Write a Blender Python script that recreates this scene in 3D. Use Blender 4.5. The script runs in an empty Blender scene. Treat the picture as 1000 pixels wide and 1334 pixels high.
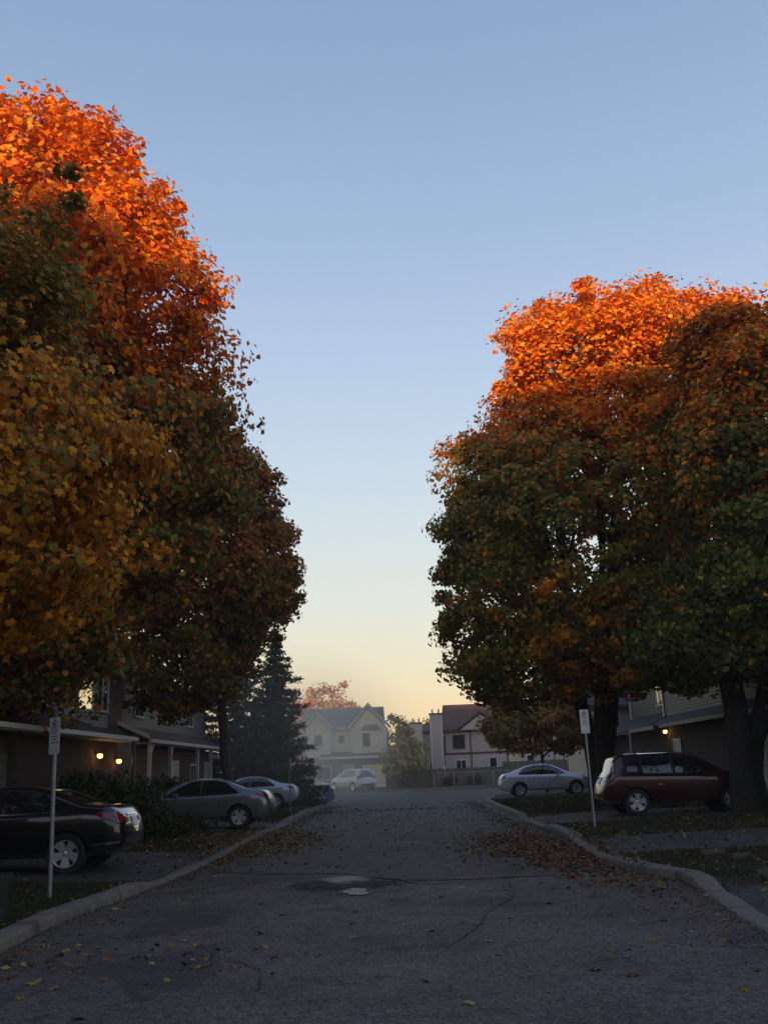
import bpy, bmesh, math, random
import numpy as np
from mathutils import Vector, Matrix, Quaternion
from mathutils.bvhtree import BVHTree
random.seed(7); RNG = np.random.default_rng(11)
PI = math.pi; R = math.radians
S = bpy.context.scene
C = S.collection

# ------------------------------------------------------------------ camera
cam = bpy.data.cameras.new('camera'); co = bpy.data.objects.new('camera', cam); C.objects.link(co)
cam.sensor_fit = 'VERTICAL'; cam.sensor_height = 24; cam.sensor_width = 18
cam.lens = 1300 / 1334 * 24; cam.clip_start = .05; cam.clip_end = 5000
co.location = (0, 0, 1.6)
co.matrix_world = Matrix.Translation((0, 0, 1.6)) @ Matrix.Rotation(R(.9), 4, 'Z') @ Matrix.Rotation(R(90 + 14.5), 4, 'X') @ Matrix.Rotation(R(-2.2), 4, 'Z')
S.camera = co
S.render.resolution_x = 767; S.render.resolution_y = 1024

# ------------------------------------------------------------------ sky and sun
SUN_EL = R(5.2); SUN_AZ = R(187)          # the sun stands low behind the camera; light travels towards +Y and a little to the right
SKY_STRENGTH = .13
world = bpy.data.worlds.new('World'); S.world = world; world.use_nodes = True
wn = world.node_tree; wn.nodes.clear()
out = wn.nodes.new('ShaderNodeOutputWorld'); bg = wn.nodes.new('ShaderNodeBackground')
sky = wn.nodes.new('ShaderNodeTexSky'); sky.sky_type = 'NISHITA'; sky.sun_disc = False
sky.sun_elevation = SUN_EL; sky.sun_rotation = SUN_AZ
sky.air_density = 1.0; sky.dust_density = 1.0; sky.ozone_density = 1.0
bg.inputs[1].default_value = SKY_STRENGTH
# dusk colours by height above the horizon, the same all the way round
tc = wn.nodes.new('ShaderNodeTexCoord'); sx = wn.nodes.new('ShaderNodeSeparateXYZ'); rp = wn.nodes.new('ShaderNodeValToRGB')
wn.links.new(tc.outputs['Generated'], sx.inputs[0]); wn.links.new(sx.outputs[2], rp.inputs[0])
def lin(r, g, b):
    f = lambda c: (c / 12.92 if c <= .04045 else ((c + .055) / 1.055) ** 2.4)
    return (f(r / 255), f(g / 255), f(b / 255), 1)
stops = [(0.0, (255, 214, 156)), (.045, (253, 221, 175)), (.085, (246, 229, 196)), (.15, (231, 232, 220)), (.22, (217, 227, 230)), (.30, (201, 217, 234)),
         (.40, (182, 203, 231)), (.50, (164, 188, 222)), (.62, (146, 172, 208)), (.72, (134, 160, 199)), (1.0, (118, 140, 182))]
cr = rp.color_ramp
while len(cr.elements) < len(stops): cr.elements.new(.5)
for e, (p, c) in zip(cr.elements, stops):
    e.position = p; e.color = lin(*c)
sc = wn.nodes.new('ShaderNodeVectorMath'); sc.operation = 'SCALE'; sc.inputs['Scale'].default_value = .80 / SKY_STRENGTH
wn.links.new(rp.outputs[0], sc.inputs[0])
mx = wn.nodes.new('ShaderNodeMix'); mx.data_type = 'RGBA'; mx.inputs[0].default_value = .85
wn.links.new(sky.outputs[0], mx.inputs[6]); wn.links.new(sc.outputs[0], mx.inputs[7])
wn.links.new(mx.outputs[2], bg.inputs[0]); wn.links.new(bg.outputs[0], out.inputs[0])

sl = bpy.data.lights.new('sun', 'SUN'); sl.energy = 5.0; sl.angle = R(.5); sl.color = (1, .62, .28)
so = bpy.data.objects.new('sun', sl); C.objects.link(so)
sd = Vector((math.sin(SUN_AZ) * math.cos(SUN_EL), math.cos(SUN_AZ) * math.cos(SUN_EL), math.sin(SUN_EL)))   # towards the sun
so.rotation_euler = sd.to_track_quat('Z', 'Y').to_euler()
S.view_settings.view_transform = 'Standard'; S.view_settings.look = 'None'
S.view_settings.exposure = .45; S.view_settings.gamma = 1; S.view_settings.use_curve_mapping = False
S.render.engine = 'CYCLES'

# ------------------------------------------------------------------ haze
HAZE = .0006
if HAZE:
    hm = bpy.data.materials.new('haze_air'); hm.use_nodes = True; ht = hm.node_tree; ht.nodes.clear()
    ho = ht.nodes.new('ShaderNodeOutputMaterial'); hv = ht.nodes.new('ShaderNodeVolumePrincipled'); hv.inputs['Color'].default_value = (.97, .93, .86, 1)
    hv.inputs['Density'].default_value = HAZE; hv.inputs['Anisotropy'].default_value = .2; ht.links.new(hv.outputs[0], ho.inputs['Volume'])
    hme = bpy.data.meshes.new('haze'); X0, X1, Y0, Y1, Z0, Z1 = -130, 130, -90, 200, -1.2, 27
    hme.from_pydata([(x, y, z) for z in (Z0, Z1) for y in (Y0, Y1) for x in (X0, X1)], [], [(0, 2, 3, 1), (4, 5, 7, 6), (0, 1, 5, 4), (2, 6, 7, 3), (0, 4, 6, 2), (1, 3, 7, 5)])
    hme.materials.append(hm); hz = bpy.data.objects.new('haze', hme); C.objects.link(hz); hz['kind'] = 'stuff'

# added volume imitating the pale lens-flare glow left of the street's end
mm_ = bpy.data.materials.new('flare_veil_air'); mm_.use_nodes = True; ht = mm_.node_tree; ht.nodes.clear()
ho = ht.nodes.new('ShaderNodeOutputMaterial'); hv = ht.nodes.new('ShaderNodeVolumePrincipled'); hv.inputs['Color'].default_value = (1, .94, .80, 1)
tcm = ht.nodes.new('ShaderNodeTexCoord'); ln = ht.nodes.new('ShaderNodeVectorMath'); ln.operation = 'LENGTH'; mr = ht.nodes.new('ShaderNodeMapRange'); mr.interpolation_type = 'SMOOTHSTEP'
mr.inputs['From Min'].default_value = 1; mr.inputs['From Max'].default_value = .1; mr.inputs['To Min'].default_value = 0; mr.inputs['To Max'].default_value = .034
ht.links.new(tcm.outputs['Object'], ln.inputs[0]); ht.links.new(ln.outputs['Value'], mr.inputs[0]); ht.links.new(mr.outputs[0], hv.inputs['Density']); ht.links.new(hv.outputs[0], ho.inputs['Volume'])
hme = bpy.data.meshes.new('flare_veil'); bm = bmesh.new(); bmesh.ops.create_icosphere(bm, subdivisions=3, radius=1); bm.to_mesh(hme); bm.free(); hme.materials.append(mm_)
mo = bpy.data.objects.new('flare_veil', hme); C.objects.link(mo); mo['kind'] = 'stuff'; mo.location = (-5.8, 58, 3.0); mo.scale = (8.0, 22, 6.4)
S.cycles.volume_step_rate = 2; S.cycles.volume_preview_step_rate = 2; S.cycles.volume_max_steps = 64; S.cycles.volume_bounces = 2

# ------------------------------------------------------------------ materials
def mat(name, col, rough=.8, metal=0, spec=.5, var=.15, scale=3, bump=0, bscale=60, coat=0, detail=6, dirt=None, dscale=1.2):
    m = bpy.data.materials.new(name); m.use_nodes = True; n = m.node_tree; b = n.nodes['Principled BSDF']
    b.inputs['Roughness'].default_value = rough; b.inputs['Metallic'].default_value = metal
    b.inputs['Specular IOR Level'].default_value = spec; b.inputs['Coat Weight'].default_value = coat
    b.inputs['Coat Roughness'].default_value = .04
    t = n.nodes.new('ShaderNodeTexCoord'); no = n.nodes.new('ShaderNodeTexNoise')
    no.inputs['Scale'].default_value = scale; no.inputs['Detail'].default_value = detail; no.inputs['Roughness'].default_value = .65
    n.links.new(t.outputs['Object'], no.inputs['Vector'])
    r = n.nodes.new('ShaderNodeValToRGB'); r.color_ramp.elements[0].position = .3; r.color_ramp.elements[1].position = .7
    r.color_ramp.elements[0].color = tuple(max(0, c * (1 - var)) for c in col) + (1,)
    r.color_ramp.elements[1].color = tuple(min(1, c * (1 + var)) for c in col) + (1,)
    n.links.new(no.outputs[0], r.inputs[0]); last = r.outputs[0]
    if dirt:
        d = n.nodes.new('ShaderNodeTexNoise'); d.inputs['Scale'].default_value = dscale; d.inputs['Detail'].default_value = 8
        n.links.new(t.outputs['Object'], d.inputs['Vector'])
        dr = n.nodes.new('ShaderNodeValToRGB'); dr.color_ramp.elements[0].position = .5; dr.color_ramp.elements[1].position = .72
        n.links.new(d.outputs[0], dr.inputs[0])
        mm = n.nodes.new('ShaderNodeMix'); mm.data_type = 'RGBA'; mm.inputs[7].default_value = tuple(dirt) + (1,)
        n.links.new(dr.outputs[0], mm.inputs[0]); n.links.new(last, mm.inputs[6]); last = mm.outputs[2]
    n.links.new(last, b.inputs['Base Color'])
    if bump:
        bn = n.nodes.new('ShaderNodeTexNoise'); bn.inputs['Scale'].default_value = bscale; bn.inputs['Detail'].default_value = 4
        n.links.new(t.outputs['Object'], bn.inputs['Vector'])
        bu = n.nodes.new('ShaderNodeBump'); bu.inputs['Strength'].default_value = bump; bu.inputs['Distance'].default_value = .01
        n.links.new(bn.outputs[0], bu.inputs['Height']); n.links.new(bu.outputs[0], b.inputs['Normal'])
    return m

def emit_mat(name, col, s):
    m = bpy.data.materials.new(name); m.use_nodes = True; b = m.node_tree.nodes['Principled BSDF']
    b.inputs['Base Color'].default_value = col + (1,); b.inputs['Emission Color'].default_value = col + (1,); b.inputs['Emission Strength'].default_value = s
    return m

def leaf_mat(name, transl=.27):
    m = bpy.data.materials.new(name); m.use_nodes = True; n = m.node_tree; b = n.nodes['Principled BSDF']
    a = n.nodes.new('ShaderNodeAttribute'); a.attribute_name = 'leafcol'
    n.links.new(a.outputs['Color'], b.inputs['Base Color']); b.inputs['Roughness'].default_value = .55; b.inputs['Specular IOR Level'].default_value = .12
    tr = n.nodes.new('ShaderNodeBsdfTranslucent'); n.links.new(a.outputs['Color'], tr.inputs[0])
    mxs = n.nodes.new('ShaderNodeMixShader'); mxs.inputs[0].default_value = transl
    n.links.new(b.outputs[0], mxs.inputs[1]); n.links.new(tr.outputs[0], mxs.inputs[2])
    n.links.new(mxs.outputs[0], n.nodes['Material Output'].inputs[0])
    return m

def siding_mat(name, col, pitch=.11, axis=2, dark=.55):
    m = mat(name, col, rough=.6, var=.08, scale=1.5)
    n = m.node_tree; b = n.nodes['Principled BSDF']; t = n.nodes['Texture Coordinate']
    s = n.nodes.new('ShaderNodeSeparateXYZ'); n.links.new(t.outputs['Object'], s.inputs[0])
    d = n.nodes.new('ShaderNodeMath'); d.operation = 'DIVIDE'; d.inputs[1].default_value = pitch; n.links.new(s.outputs[axis], d.inputs[0])
    f = n.nodes.new('ShaderNodeMath'); f.operation = 'FRACT'; n.links.new(d.outputs[0], f.inputs[0])
    r = n.nodes.new('ShaderNodeValToRGB'); e = r.color_ramp.elements; e[0].position = 0; e[0].color = (0, 0, 0, 1); e[1].position = .14; e[1].color = (1, 1, 1, 1)
    n.links.new(f.outputs[0], r.inputs[0])
    bu = n.nodes.new('ShaderNodeBump'); bu.inputs['Strength'].default_value = .9; bu.inputs['Distance'].default_value = .02
    n.links.new(r.outputs[0], bu.inputs['Height']); n.links.new(bu.outputs[0], b.inputs['Normal'])
    mm = n.nodes.new('ShaderNodeMix'); mm.data_type = 'RGBA'; mm.blend_type = 'MULTIPLY'; mm.inputs[0].default_value = dark
    src = b.inputs['Base Color'].links[0].from_socket
    n.links.new(src, mm.inputs[6]); n.links.new(r.outputs[0], mm.inputs[7]); n.links.new(mm.outputs[2], b.inputs['Base Color'])
    return m

def brick_mat(name, c1, c2, mortar, swap=False, bw=.22, bh=.075):
    m = bpy.data.materials.new(name); m.use_nodes = True; n = m.node_tree; b = n.nodes['Principled BSDF']; b.inputs['Roughness'].default_value = .9
    t = n.nodes.new('ShaderNodeTexCoord'); s = n.nodes.new('ShaderNodeSeparateXYZ'); cc = n.nodes.new('ShaderNodeCombineXYZ')
    n.links.new(t.outputs['Object'], s.inputs[0]); n.links.new(s.outputs[1 if swap else 0], cc.inputs[0]); n.links.new(s.outputs[2], cc.inputs[1])
    k = n.nodes.new('ShaderNodeTexBrick'); k.inputs['Scale'].default_value = 1; k.inputs['Brick Width'].default_value = bw; k.inputs['Row Height'].default_value = bh
    k.inputs['Mortar Size'].default_value = .008; k.inputs['Color1'].default_value = c1 + (1,); k.inputs['Color2'].default_value = c2 + (1,); k.inputs['Mortar'].default_value = mortar + (1,)
    n.links.new(cc.outputs[0], k.inputs['Vector']); n.links.new(k.outputs[0], b.inputs['Base Color'])
    bu = n.nodes.new('ShaderNodeBump'); bu.inputs['Strength'].default_value = .6; bu.inputs['Distance'].default_value = .01; bu.invert = True
    n.links.new(k.outputs['Fac'], bu.inputs['Height']); n.links.new(bu.outputs[0], b.inputs['Normal'])
    return m

def asphalt_mat(name, near, far, ysplit=None, wet=True, crack=True):
    m = bpy.data.materials.new(name); m.use_nodes = True; n = m.node_tree; b = n.nodes['Principled BSDF']
    L = n.links.new; N = n.nodes.new
    t = N('ShaderNodeTexCoord')
    def noise(sc_, det=4, ro=.6, dist=0):
        o = N('ShaderNodeTexNoise'); o.inputs['Scale'].default_value = sc_; o.inputs['Detail'].default_value = det; o.inputs['Roughness'].default_value = ro
        o.inputs['Distortion'].default_value = dist; L(t.outputs['Object'], o.inputs['Vector']); return o.outputs[0]
    def ramp(src, p0, p1, c0=(0, 0, 0, 1), c1=(1, 1, 1, 1)):
        r = N('ShaderNodeValToRGB'); r.color_ramp.elements[0].position = p0; r.color_ramp.elements[1].position = p1
        r.color_ramp.elements[0].color = c0; r.color_ramp.elements[1].color = c1; L(src, r.inputs[0]); return r.outputs[0]
    def mix(f, a, c, blend='MIX'):
        o = N('ShaderNodeMix'); o.data_type = 'RGBA'; o.blend_type = blend
        if isinstance(f, (int, float)): o.inputs[0].default_value = f
        else: L(f, o.inputs[0])
        for i, v in ((6, a), (7, c)):
            if isinstance(v, tuple): o.inputs[i].default_value = v
            else: L(v, o.inputs[i])
        return o.outputs[2]
    col = near + (1,)
    if ysplit is not None:
        s = N('ShaderNodeSeparateXYZ'); L(t.outputs['Object'], s.inputs[0])
        w = N('ShaderNodeMath'); w.operation = 'MULTIPLY_ADD'; L(noise(.7, 3), w.inputs[0]); w.inputs[1].default_value = 1.6; L(s.outputs[1], w.inputs[2])
        mr = N('ShaderNodeMapRange'); mr.inputs['From Min'].default_value = ysplit; mr.inputs['From Max'].default_value = ysplit + .12; L(w.outputs[0], mr.inputs[0])
        col = mix(mr.outputs[0], near + (1,), far + (1,))
    else: col = mix(noise(.4), near + (1,), far + (1,))
    col = mix(1.0, col, ramp(noise(.55, 5, .6), .3, .72, (.62, .62, .62, 1), (1.3, 1.3, 1.3, 1)), 'MULTIPLY')
    vo = N('ShaderNodeTexVoronoi'); vo.inputs['Scale'].default_value = 52; L(t.outputs['Object'], vo.inputs['Vector'])
    hs = N('ShaderNodeSeparateColor'); L(vo.outputs['Color'], hs.inputs[0])
    col = mix(1.0, col, ramp(hs.outputs[0], .0, 1.0, (.30, .30, .30, 1), (1.9, 1.85, 1.8, 1)), 'MULTIPLY')
    col = mix(1.0, col, ramp(noise(14, 6, .75), .3, .7, (.7, .7, .7, 1), (1.3, 1.28, 1.25, 1)), 'MULTIPLY')
    col = mix(ramp(noise(1.6, 8, .7, .4), .56, .68), col, (.035, .022, .014, 1))          # leaf mould and dirt
    col = mix(ramp(noise(.33, 3, .5, 1.2), .60, .615), col, mix(.55, col, (.022, .021, .021, 1)))      # old tar repairs
    col = mix(ramp(noise(1.1, 4, .5, .2), .66, .74), col, mix(.6, col, (.012, .011, .010, 1)))         # oil stains
    ck = N('ShaderNodeTexVoronoi'); ck.feature = 'DISTANCE_TO_EDGE'; ck.inputs['Scale'].default_value = .28
    wv = N('ShaderNodeVectorMath'); wv.operation = 'ADD'; nz = N('ShaderNodeTexNoise'); nz.inputs['Scale'].default_value = 1.4; nz.inputs['Detail'].default_value = 6
    L(t.outputs['Object'], nz.inputs['Vector']); sc2 = N('ShaderNodeVectorMath'); sc2.operation = 'SCALE'; sc2.inputs['Scale'].default_value = 1.5
    L(nz.outputs['Color'], sc2.inputs[0]); L(t.outputs['Object'], wv.inputs[0]); L(sc2.outputs[0], wv.inputs[1]); L(wv.outputs[0], ck.inputs['Vector'])
    cm = ramp(ck.outputs[0], .0, .006, (1, 1, 1, 1), (0, 0, 0, 1))
    cmask = mix(1.0, cm, ramp(noise(.35, 2), .5, .55), 'MULTIPLY')
    if crack: col = mix(cmask, col, (.008, .008, .008, 1))
    L(col, b.inputs['Base Color'])
    L(ramp(noise(2.2, 5), .3, .7, (.62,) * 3 + (1,), (.9,) * 3 + (1,)), b.inputs['Roughness'])
    b.inputs['Specular IOR Level'].default_value = .35
    bu = N('ShaderNodeBump'); bu.inputs['Strength'].default_value = .7; bu.inputs['Distance'].default_value = .012
    L(vo.outputs[0], bu.inputs['Height']); L(bu.outputs[0], b.inputs['Normal'])
    return m

M = {}
M['road'] = asphalt_mat('road_asphalt', (.080, .068, .058), (.058, .047, .038), 16.6)
M['drive'] = asphalt_mat('driveway_asphalt', (.035, .034, .034), (.05, .048, .046), None, crack=True)
M['ground'] = mat('ground_soil', (.045, .04, .022), .95, var=.4, scale=.8, bump=.4)
M['lawn'] = mat('lawn_soil', (.036, .032, .016), .95, var=.55, scale=6, bump=.5, bscale=40, dirt=(.05, .03, .015), dscale=2.2)
M['concrete'] = mat('kerb_concrete', (.155, .128, .10), .9, var=.3, scale=7, bump=.5, bscale=120, dirt=(.07, .062, .055), dscale=2.5)
_n = M['concrete'].node_tree; _b = _n.nodes['Principled BSDF']; _s = _n.nodes.new('ShaderNodeSeparateXYZ'); _n.links.new(_n.nodes['Texture Coordinate'].outputs['Object'], _s.inputs[0])
_d = _n.nodes.new('ShaderNodeMath'); _d.operation = 'DIVIDE'; _d.inputs[1].default_value = 2.9; _n.links.new(_s.outputs[1], _d.inputs[0]); _f = _n.nodes.new('ShaderNodeMath'); _f.operation = 'FRACT'; _n.links.new(_d.outputs[0], _f.inputs[0])
_r = _n.nodes.new('ShaderNodeValToRGB'); _r.color_ramp.elements[0].position = .008; _r.color_ramp.elements[0].color = (.12, .11, .1, 1); _r.color_ramp.elements[1].position = .013; _n.links.new(_f.outputs[0], _r.inputs[0])
_m = _n.nodes.new('ShaderNodeMix'); _m.data_type = 'RGBA'; _m.blend_type = 'MULTIPLY'; _m.inputs[0].default_value = 1; _n.links.new(_b.inputs['Base Color'].links[0].from_socket, _m.inputs[6]); _n.links.new(_r.outputs[0], _m.inputs[7]); _n.links.new(_m.outputs[2], _b.inputs['Base Color'])
M['bark'] = mat('bark', (.035, .028, .022), .95, var=.5, scale=9, bump=1, bscale=25)
M['bark_grey'] = mat('bark_grey', (.06, .055, .05), .95, var=.4, scale=9, bump=1, bscale=25)
M['leaf'] = leaf_mat('maple_leaf'); M['needle'] = leaf_mat('spruce_needle', .12); M['grass'] = leaf_mat('grass_blade', .25); M['dryleaf'] = leaf_mat('dry_leaf', .1)
M['steel'] = mat('galvanised_steel', (.33, .34, .34), .5, .7, var=.25, scale=14)
M['signwhite'] = mat('sign_face_white', (.62, .63, .62), .45, var=.08, scale=9)
M['signred'] = mat('sign_red', (.32, .04, .03), .5); M['signblack'] = mat('sign_black', (.03, .03, .03), .5); M['signblue'] = mat('sign_blue', (.12, .2, .3), .5)
M['black_plastic'] = mat('black_plastic', (.012, .012, .014), .5, var=.3, scale=5); M['blue_plastic'] = mat('blue_plastic', (.01, .05, .22), .45, var=.2)
M['grey_plastic'] = mat('grey_plastic', (.3, .29, .26), .6); M['bag'] = mat('brown_bag', (.10, .045, .03), .8, var=.3)
M['sidgrey'] = siding_mat('siding_grey', (.26, .26, .29)); M['sidbeige'] = siding_mat('siding_beige', (.26, .22, .19), .12)
M['sidcream'] = siding_mat('siding_cream', (.68, .56, .38), .12); M['sidmauve'] = siding_mat('siding_mauve', (.46, .39, .38), .12)
M['siddark'] = siding_mat('siding_taupe', (.12, .105, .09), .13); M['sidtan'] = siding_mat('siding_tan', (.42, .36, .28), .13)
M['stucco'] = mat('stucco_cream', (.52, .44, .34), .9, var=.1)
M['trimdull'] = mat('trim_dull', (.2, .19, .17), .6, var=.12, scale=2)
M['trim'] = mat('trim_white', (.55, .53, .50), .6, var=.12, scale=2); M['trimbrown'] = mat('trim_brown', (.10, .045, .035), .7)
M['shbrown'] = brick_mat('shingle_brown', (.13, .075, .05), (.09, .055, .04), (.03, .02, .018), True, .3, .09)
M['shdark'] = brick_mat('shingle_dark', (.045, .045, .055), (.035, .035, .04), (.015, .015, .015), True, .3, .07)
M['shgrey'] = brick_mat('shingle_grey', (.24, .20, .17), (.19, .16, .14), (.06, .05, .045), False, .3, .09)
M['shred'] = brick_mat('shingle_red', (.16, .07, .05), (.11, .05, .04), (.05, .03, .02), False, .3, .09)
M['brickred'] = brick_mat('brick_red', (.13, .045, .03), (.09, .035, .025), (.10, .085, .075), True)
M['brickdark'] = brick_mat('brick_dark', (.045, .02, .016), (.032, .016, .013), (.035, .03, .028), True)
M['brickfar'] = brick_mat('brick_tan', (.25, .16, .11), (.2, .13, .09), (.25, .22, .18), False)
M['glassdark'] = mat('window_glass', (.02, .025, .03), .06, spec=.8, var=.2, scale=1)
M['glowpane'] = emit_mat('glow_pane', (.9, .72, .38), .55); M['bulb'] = emit_mat('lamp_bulb', (1, .50, .10), 5)  # bay pane's pale yellow sunset reflection is put in as emission
M['doorwhite'] = mat('door_white', (.42, .42, .40), .6, var=.08); M['doorcream'] = mat('garage_door_cream', (.75, .60, .36), .6, var=.06)
M['fence'] = mat('fence_wood', (.10, .085, .07), .9, var=.35, scale=3, bump=.4)
M['water'] = mat('puddle_water', (.02, .02, .022), .42, spec=.14, var=.1)
M['damp'] = mat('damp_asphalt', (.022, .02, .019), .8, spec=.2, var=.5, scale=25, bump=.5, bscale=90)
M['wet'] = mat('wet_asphalt', (.024, .024, .025), .45, spec=.22, var=.4, scale=30, bump=.4, bscale=130)
M['seal'] = mat('crack_filler', (.012, .011, .011), .7, var=.3, scale=20)
M['rubber'] = mat('tyre_rubber', (.014, .014, .015), .8, var=.2); M['alloy'] = mat('alloy_rim', (.62, .62, .63), .3, .55, var=.08)
M['well'] = mat('wheel_well', (.006, .006, .006), .95)
M['carglass'] = mat('car_glass', (.012, .014, .016), .04, spec=.8, var=.1, coat=.5); M['chrome'] = mat('chrome', (.6, .6, .62), .15, 1, var=.03)
M['tail'] = mat('tail_lamp', (.16, .006, .006), .12, spec=.7, coat=.8); M['tailclear'] = mat('lamp_clear', (.22, .20, .20), .12, spec=.7, coat=.8)
M['plate'] = mat('licence_plate', (.55, .57, .6), .4); M['cartrim'] = mat('car_trim', (.015, .015, .015), .5)
for k_, hard in (('wet', .55), ('damp', .45)):
    n_t = M[k_].node_tree; N = n_t.nodes.new; L = n_t.links.new; b_ = n_t.nodes['Principled BSDF']; tc_ = n_t.nodes['Texture Coordinate']
    su = N('ShaderNodeVectorMath'); su.operation = 'SUBTRACT'; su.inputs[1].default_value = (.5, .5, 0); L(tc_.outputs['Generated'], su.inputs[0])
    mu = N('ShaderNodeVectorMath'); mu.operation = 'MULTIPLY'; mu.inputs[1].default_value = (2, 2, 0); L(su.outputs[0], mu.inputs[0])
    le = N('ShaderNodeVectorMath'); le.operation = 'LENGTH'; L(mu.outputs[0], le.inputs[0])
    nn = N('ShaderNodeTexNoise'); nn.inputs['Scale'].default_value = 5; nn.inputs['Detail'].default_value = 6; L(tc_.outputs['Object'], nn.inputs['Vector'])
    ma = N('ShaderNodeMath'); ma.operation = 'MULTIPLY_ADD'; ma.inputs[1].default_value = 1.1; L(nn.outputs[0], ma.inputs[0]); L(le.outputs['Value'], ma.inputs[2])
    mp = N('ShaderNodeMapRange'); mp.inputs['From Min'].default_value = 1.4; mp.inputs['From Max'].default_value = .85; L(ma.outputs[0], mp.inputs[0]); L(mp.outputs[0], b_.inputs['Alpha'])
def paint(name, c, metal=.4, rough=.3): return mat(name, c, rough, metal, .5, var=.04, scale=2, coat=.9)

# ------------------------------------------------------------------ mesh helpers
def link_mesh(name, v, f, m=None, parent=None, smooth=False):
    me = bpy.data.meshes.new(name); me.from_pydata([tuple(p) for p in v], [], f); me.validate()
    if m: me.materials.append(m)
    o = bpy.data.objects.new(name, me); C.objects.link(o)
    if parent: o.parent = parent
    if smooth: me.polygons.foreach_set('use_smooth', [True] * len(me.polygons)); me.set_sharp_from_angle(angle=R(38))
    return o
class MB:
    def __init__(s): s.v = []; s.f = []
    def add(s, v, f):
        k = len(s.v); s.v += [tuple(p) for p in v]; s.f += [tuple(i + k for i in q) for q in f]; return s
    def box(s, x0, x1, y0, y1, z0, z1, mtx=None):
        v = [Vector((x, y, z)) for z in (z0, z1) for y in (y0, y1) for x in (x0, x1)]
        if mtx: v = [mtx @ p for p in v]
        return s.add(v, [(0, 2, 3, 1), (4, 5, 7, 6), (0, 1, 5, 4), (2, 6, 7, 3), (0, 4, 6, 2), (1, 3, 7, 5)])
    def prism(s, poly, axis, a, b):            # extrude a 2D polygon along an axis
        def P(p, h):
            return (h, p[0], p[1]) if axis == 'x' else ((p[0], h, p[1]) if axis == 'y' else (p[0], p[1], h))
        n = len(poly)
        return s.add([P(p, a) for p in poly] + [P(p, b) for p in poly],
                     [tuple(range(n))[::-1], tuple(range(n, 2 * n))] + [(i, (i + 1) % n, n + (i + 1) % n, n + i) for i in range(n)])
    def tube(s, pts, rad, n=8, cap=True):
        pts = [Vector(p) for p in pts]; base = len(s.v); rad = rad if hasattr(rad, '__len__') else [rad] * len(pts)
        for i, p in enumerate(pts):
            d = (pts[min(i + 1, len(pts) - 1)] - pts[max(i - 1, 0)]).normalized()
            u = d.cross(Vector((0, 0, 1)));  u = Vector((1, 0, 0)) if u.length < .05 else u.normalized(); w = d.cross(u)
            for k in range(n):
                a = 2 * PI * k / n; s.v.append(tuple(p + (u * math.cos(a) + w * math.sin(a)) * rad[i]))
        for i in range(len(pts) - 1):
            for k in range(n):
                a = base + i * n + k; b_ = base + i * n + (k + 1) % n; s.f.append((a, b_, b_ + n, a + n))
        if cap: s.f.append(tuple(range(base, base + n))[::-1]); s.f.append(tuple(base + (len(pts) - 1) * n + k for k in range(n)))
        return s
    def lathe(s, prof, n=28, axis='y', c=(0, 0, 0)):    # prof: (radius, offset along axis)
        base = len(s.v)
        for r_, h in prof:
            for k in range(n):
                a = 2 * PI * k / n; x, z = r_ * math.cos(a), r_ * math.sin(a)
                s.v.append((c[0] + x, c[1] + h, c[2] + z) if axis == 'y' else (c[0] + x, c[1] + z, c[2] + h))
        for i in range(len(prof) - 1):
            for k in range(n):
                a = base + i * n + k; b_ = base + i * n + (k + 1) % n; s.f.append((a, a + n, b_ + n, b_))
        return s
    def build(s, name, m=None, parent=None, smooth=False): return link_mesh(name, s.v, s.f, m, parent, smooth)
def tag(o, label, cat, group=None):
    o['label'] = label; o['category'] = cat
    if group: o['group'] = group
    return o
def struct(o): o['kind'] = 'structure'; return o
def thing(name, label, cat, loc=(0, 0, 0), rz=0, group=None):
    o = bpy.data.objects.new(name, None); C.objects.link(o); o.location = loc; o.rotation_euler = (0, 0, rz); o.empty_display_size = .2
    return tag(o, label, cat, group)
def copy_tree(o, parent=None):
    c = o.copy(); C.objects.link(c); c.parent = parent
    for ch in list(o.children): copy_tree(ch, c)
    return c

# ------------------------------------------------------------------ ground, road, kerbs, lawns
struct(link_mesh('ground', [(-125, -85, -.03), (125, -85, -.03), (125, 195, -.03), (-125, 195, -.03)], [(0, 1, 2, 3)], M['ground']))
def spline(pts, step=.5):
    pts = [Vector(p) for p in pts]; out_ = []
    for i in range(len(pts) - 1):
        p0 = pts[max(i - 1, 0)]; p1 = pts[i]; p2 = pts[i + 1]; p3 = pts[min(i + 2, len(pts) - 1)]
        n = max(1, int((p2 - p1).length / step))
        for k in range(n):
            t = k / n; out_.append(.5 * ((2 * p1) + (p2 - p0) * t + (2 * p0 - 5 * p1 + 4 * p2 - p3) * t * t + (-p0 + 3 * p1 - 3 * p2 + p3) * t ** 3))
    out_.append(pts[-1]); return out_
LK = [(-4.0, -45), (-4.0, -10), (-4.0, 4), (-4.0, 9), (-4.15, 11.7), (-4.12, 13.6), (-3.98, 15.5), (-3.9, 18), (-3.9, 22), (-4.1, 29.6), (-4.1, 36), (-4.3, 46), (-4.5, 55), (-4.2, 62), (-3.0, 69), (-1.0, 76), (2.2, 81), (7, 84.5), (14, 86.5), (40, 89)]
RK = [(3.3, -45), (3.3, -10), (3.25, 4), (3.25, 10), (3.35, 11.4), (3.5, 13), (3.6, 14.4), (3.25, 15.5), (3.14, 17.4), (3.3, 21.4), (3.37, 25), (3.32, 31.5), (3.3, 43), (3.5, 50), (4.3, 54.5), (6.5, 58.5), (10, 61), (16, 62.5), (40, 64)]
LD = [(-45, -39), (-30, -24), (-14, -8), (2.5, 7.5), (16.3, 22.1), (29.6, 34.4), (44.6, 50.2), (57.6, 62.5), (70, 77)]     # driveways on the left, along y
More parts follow.
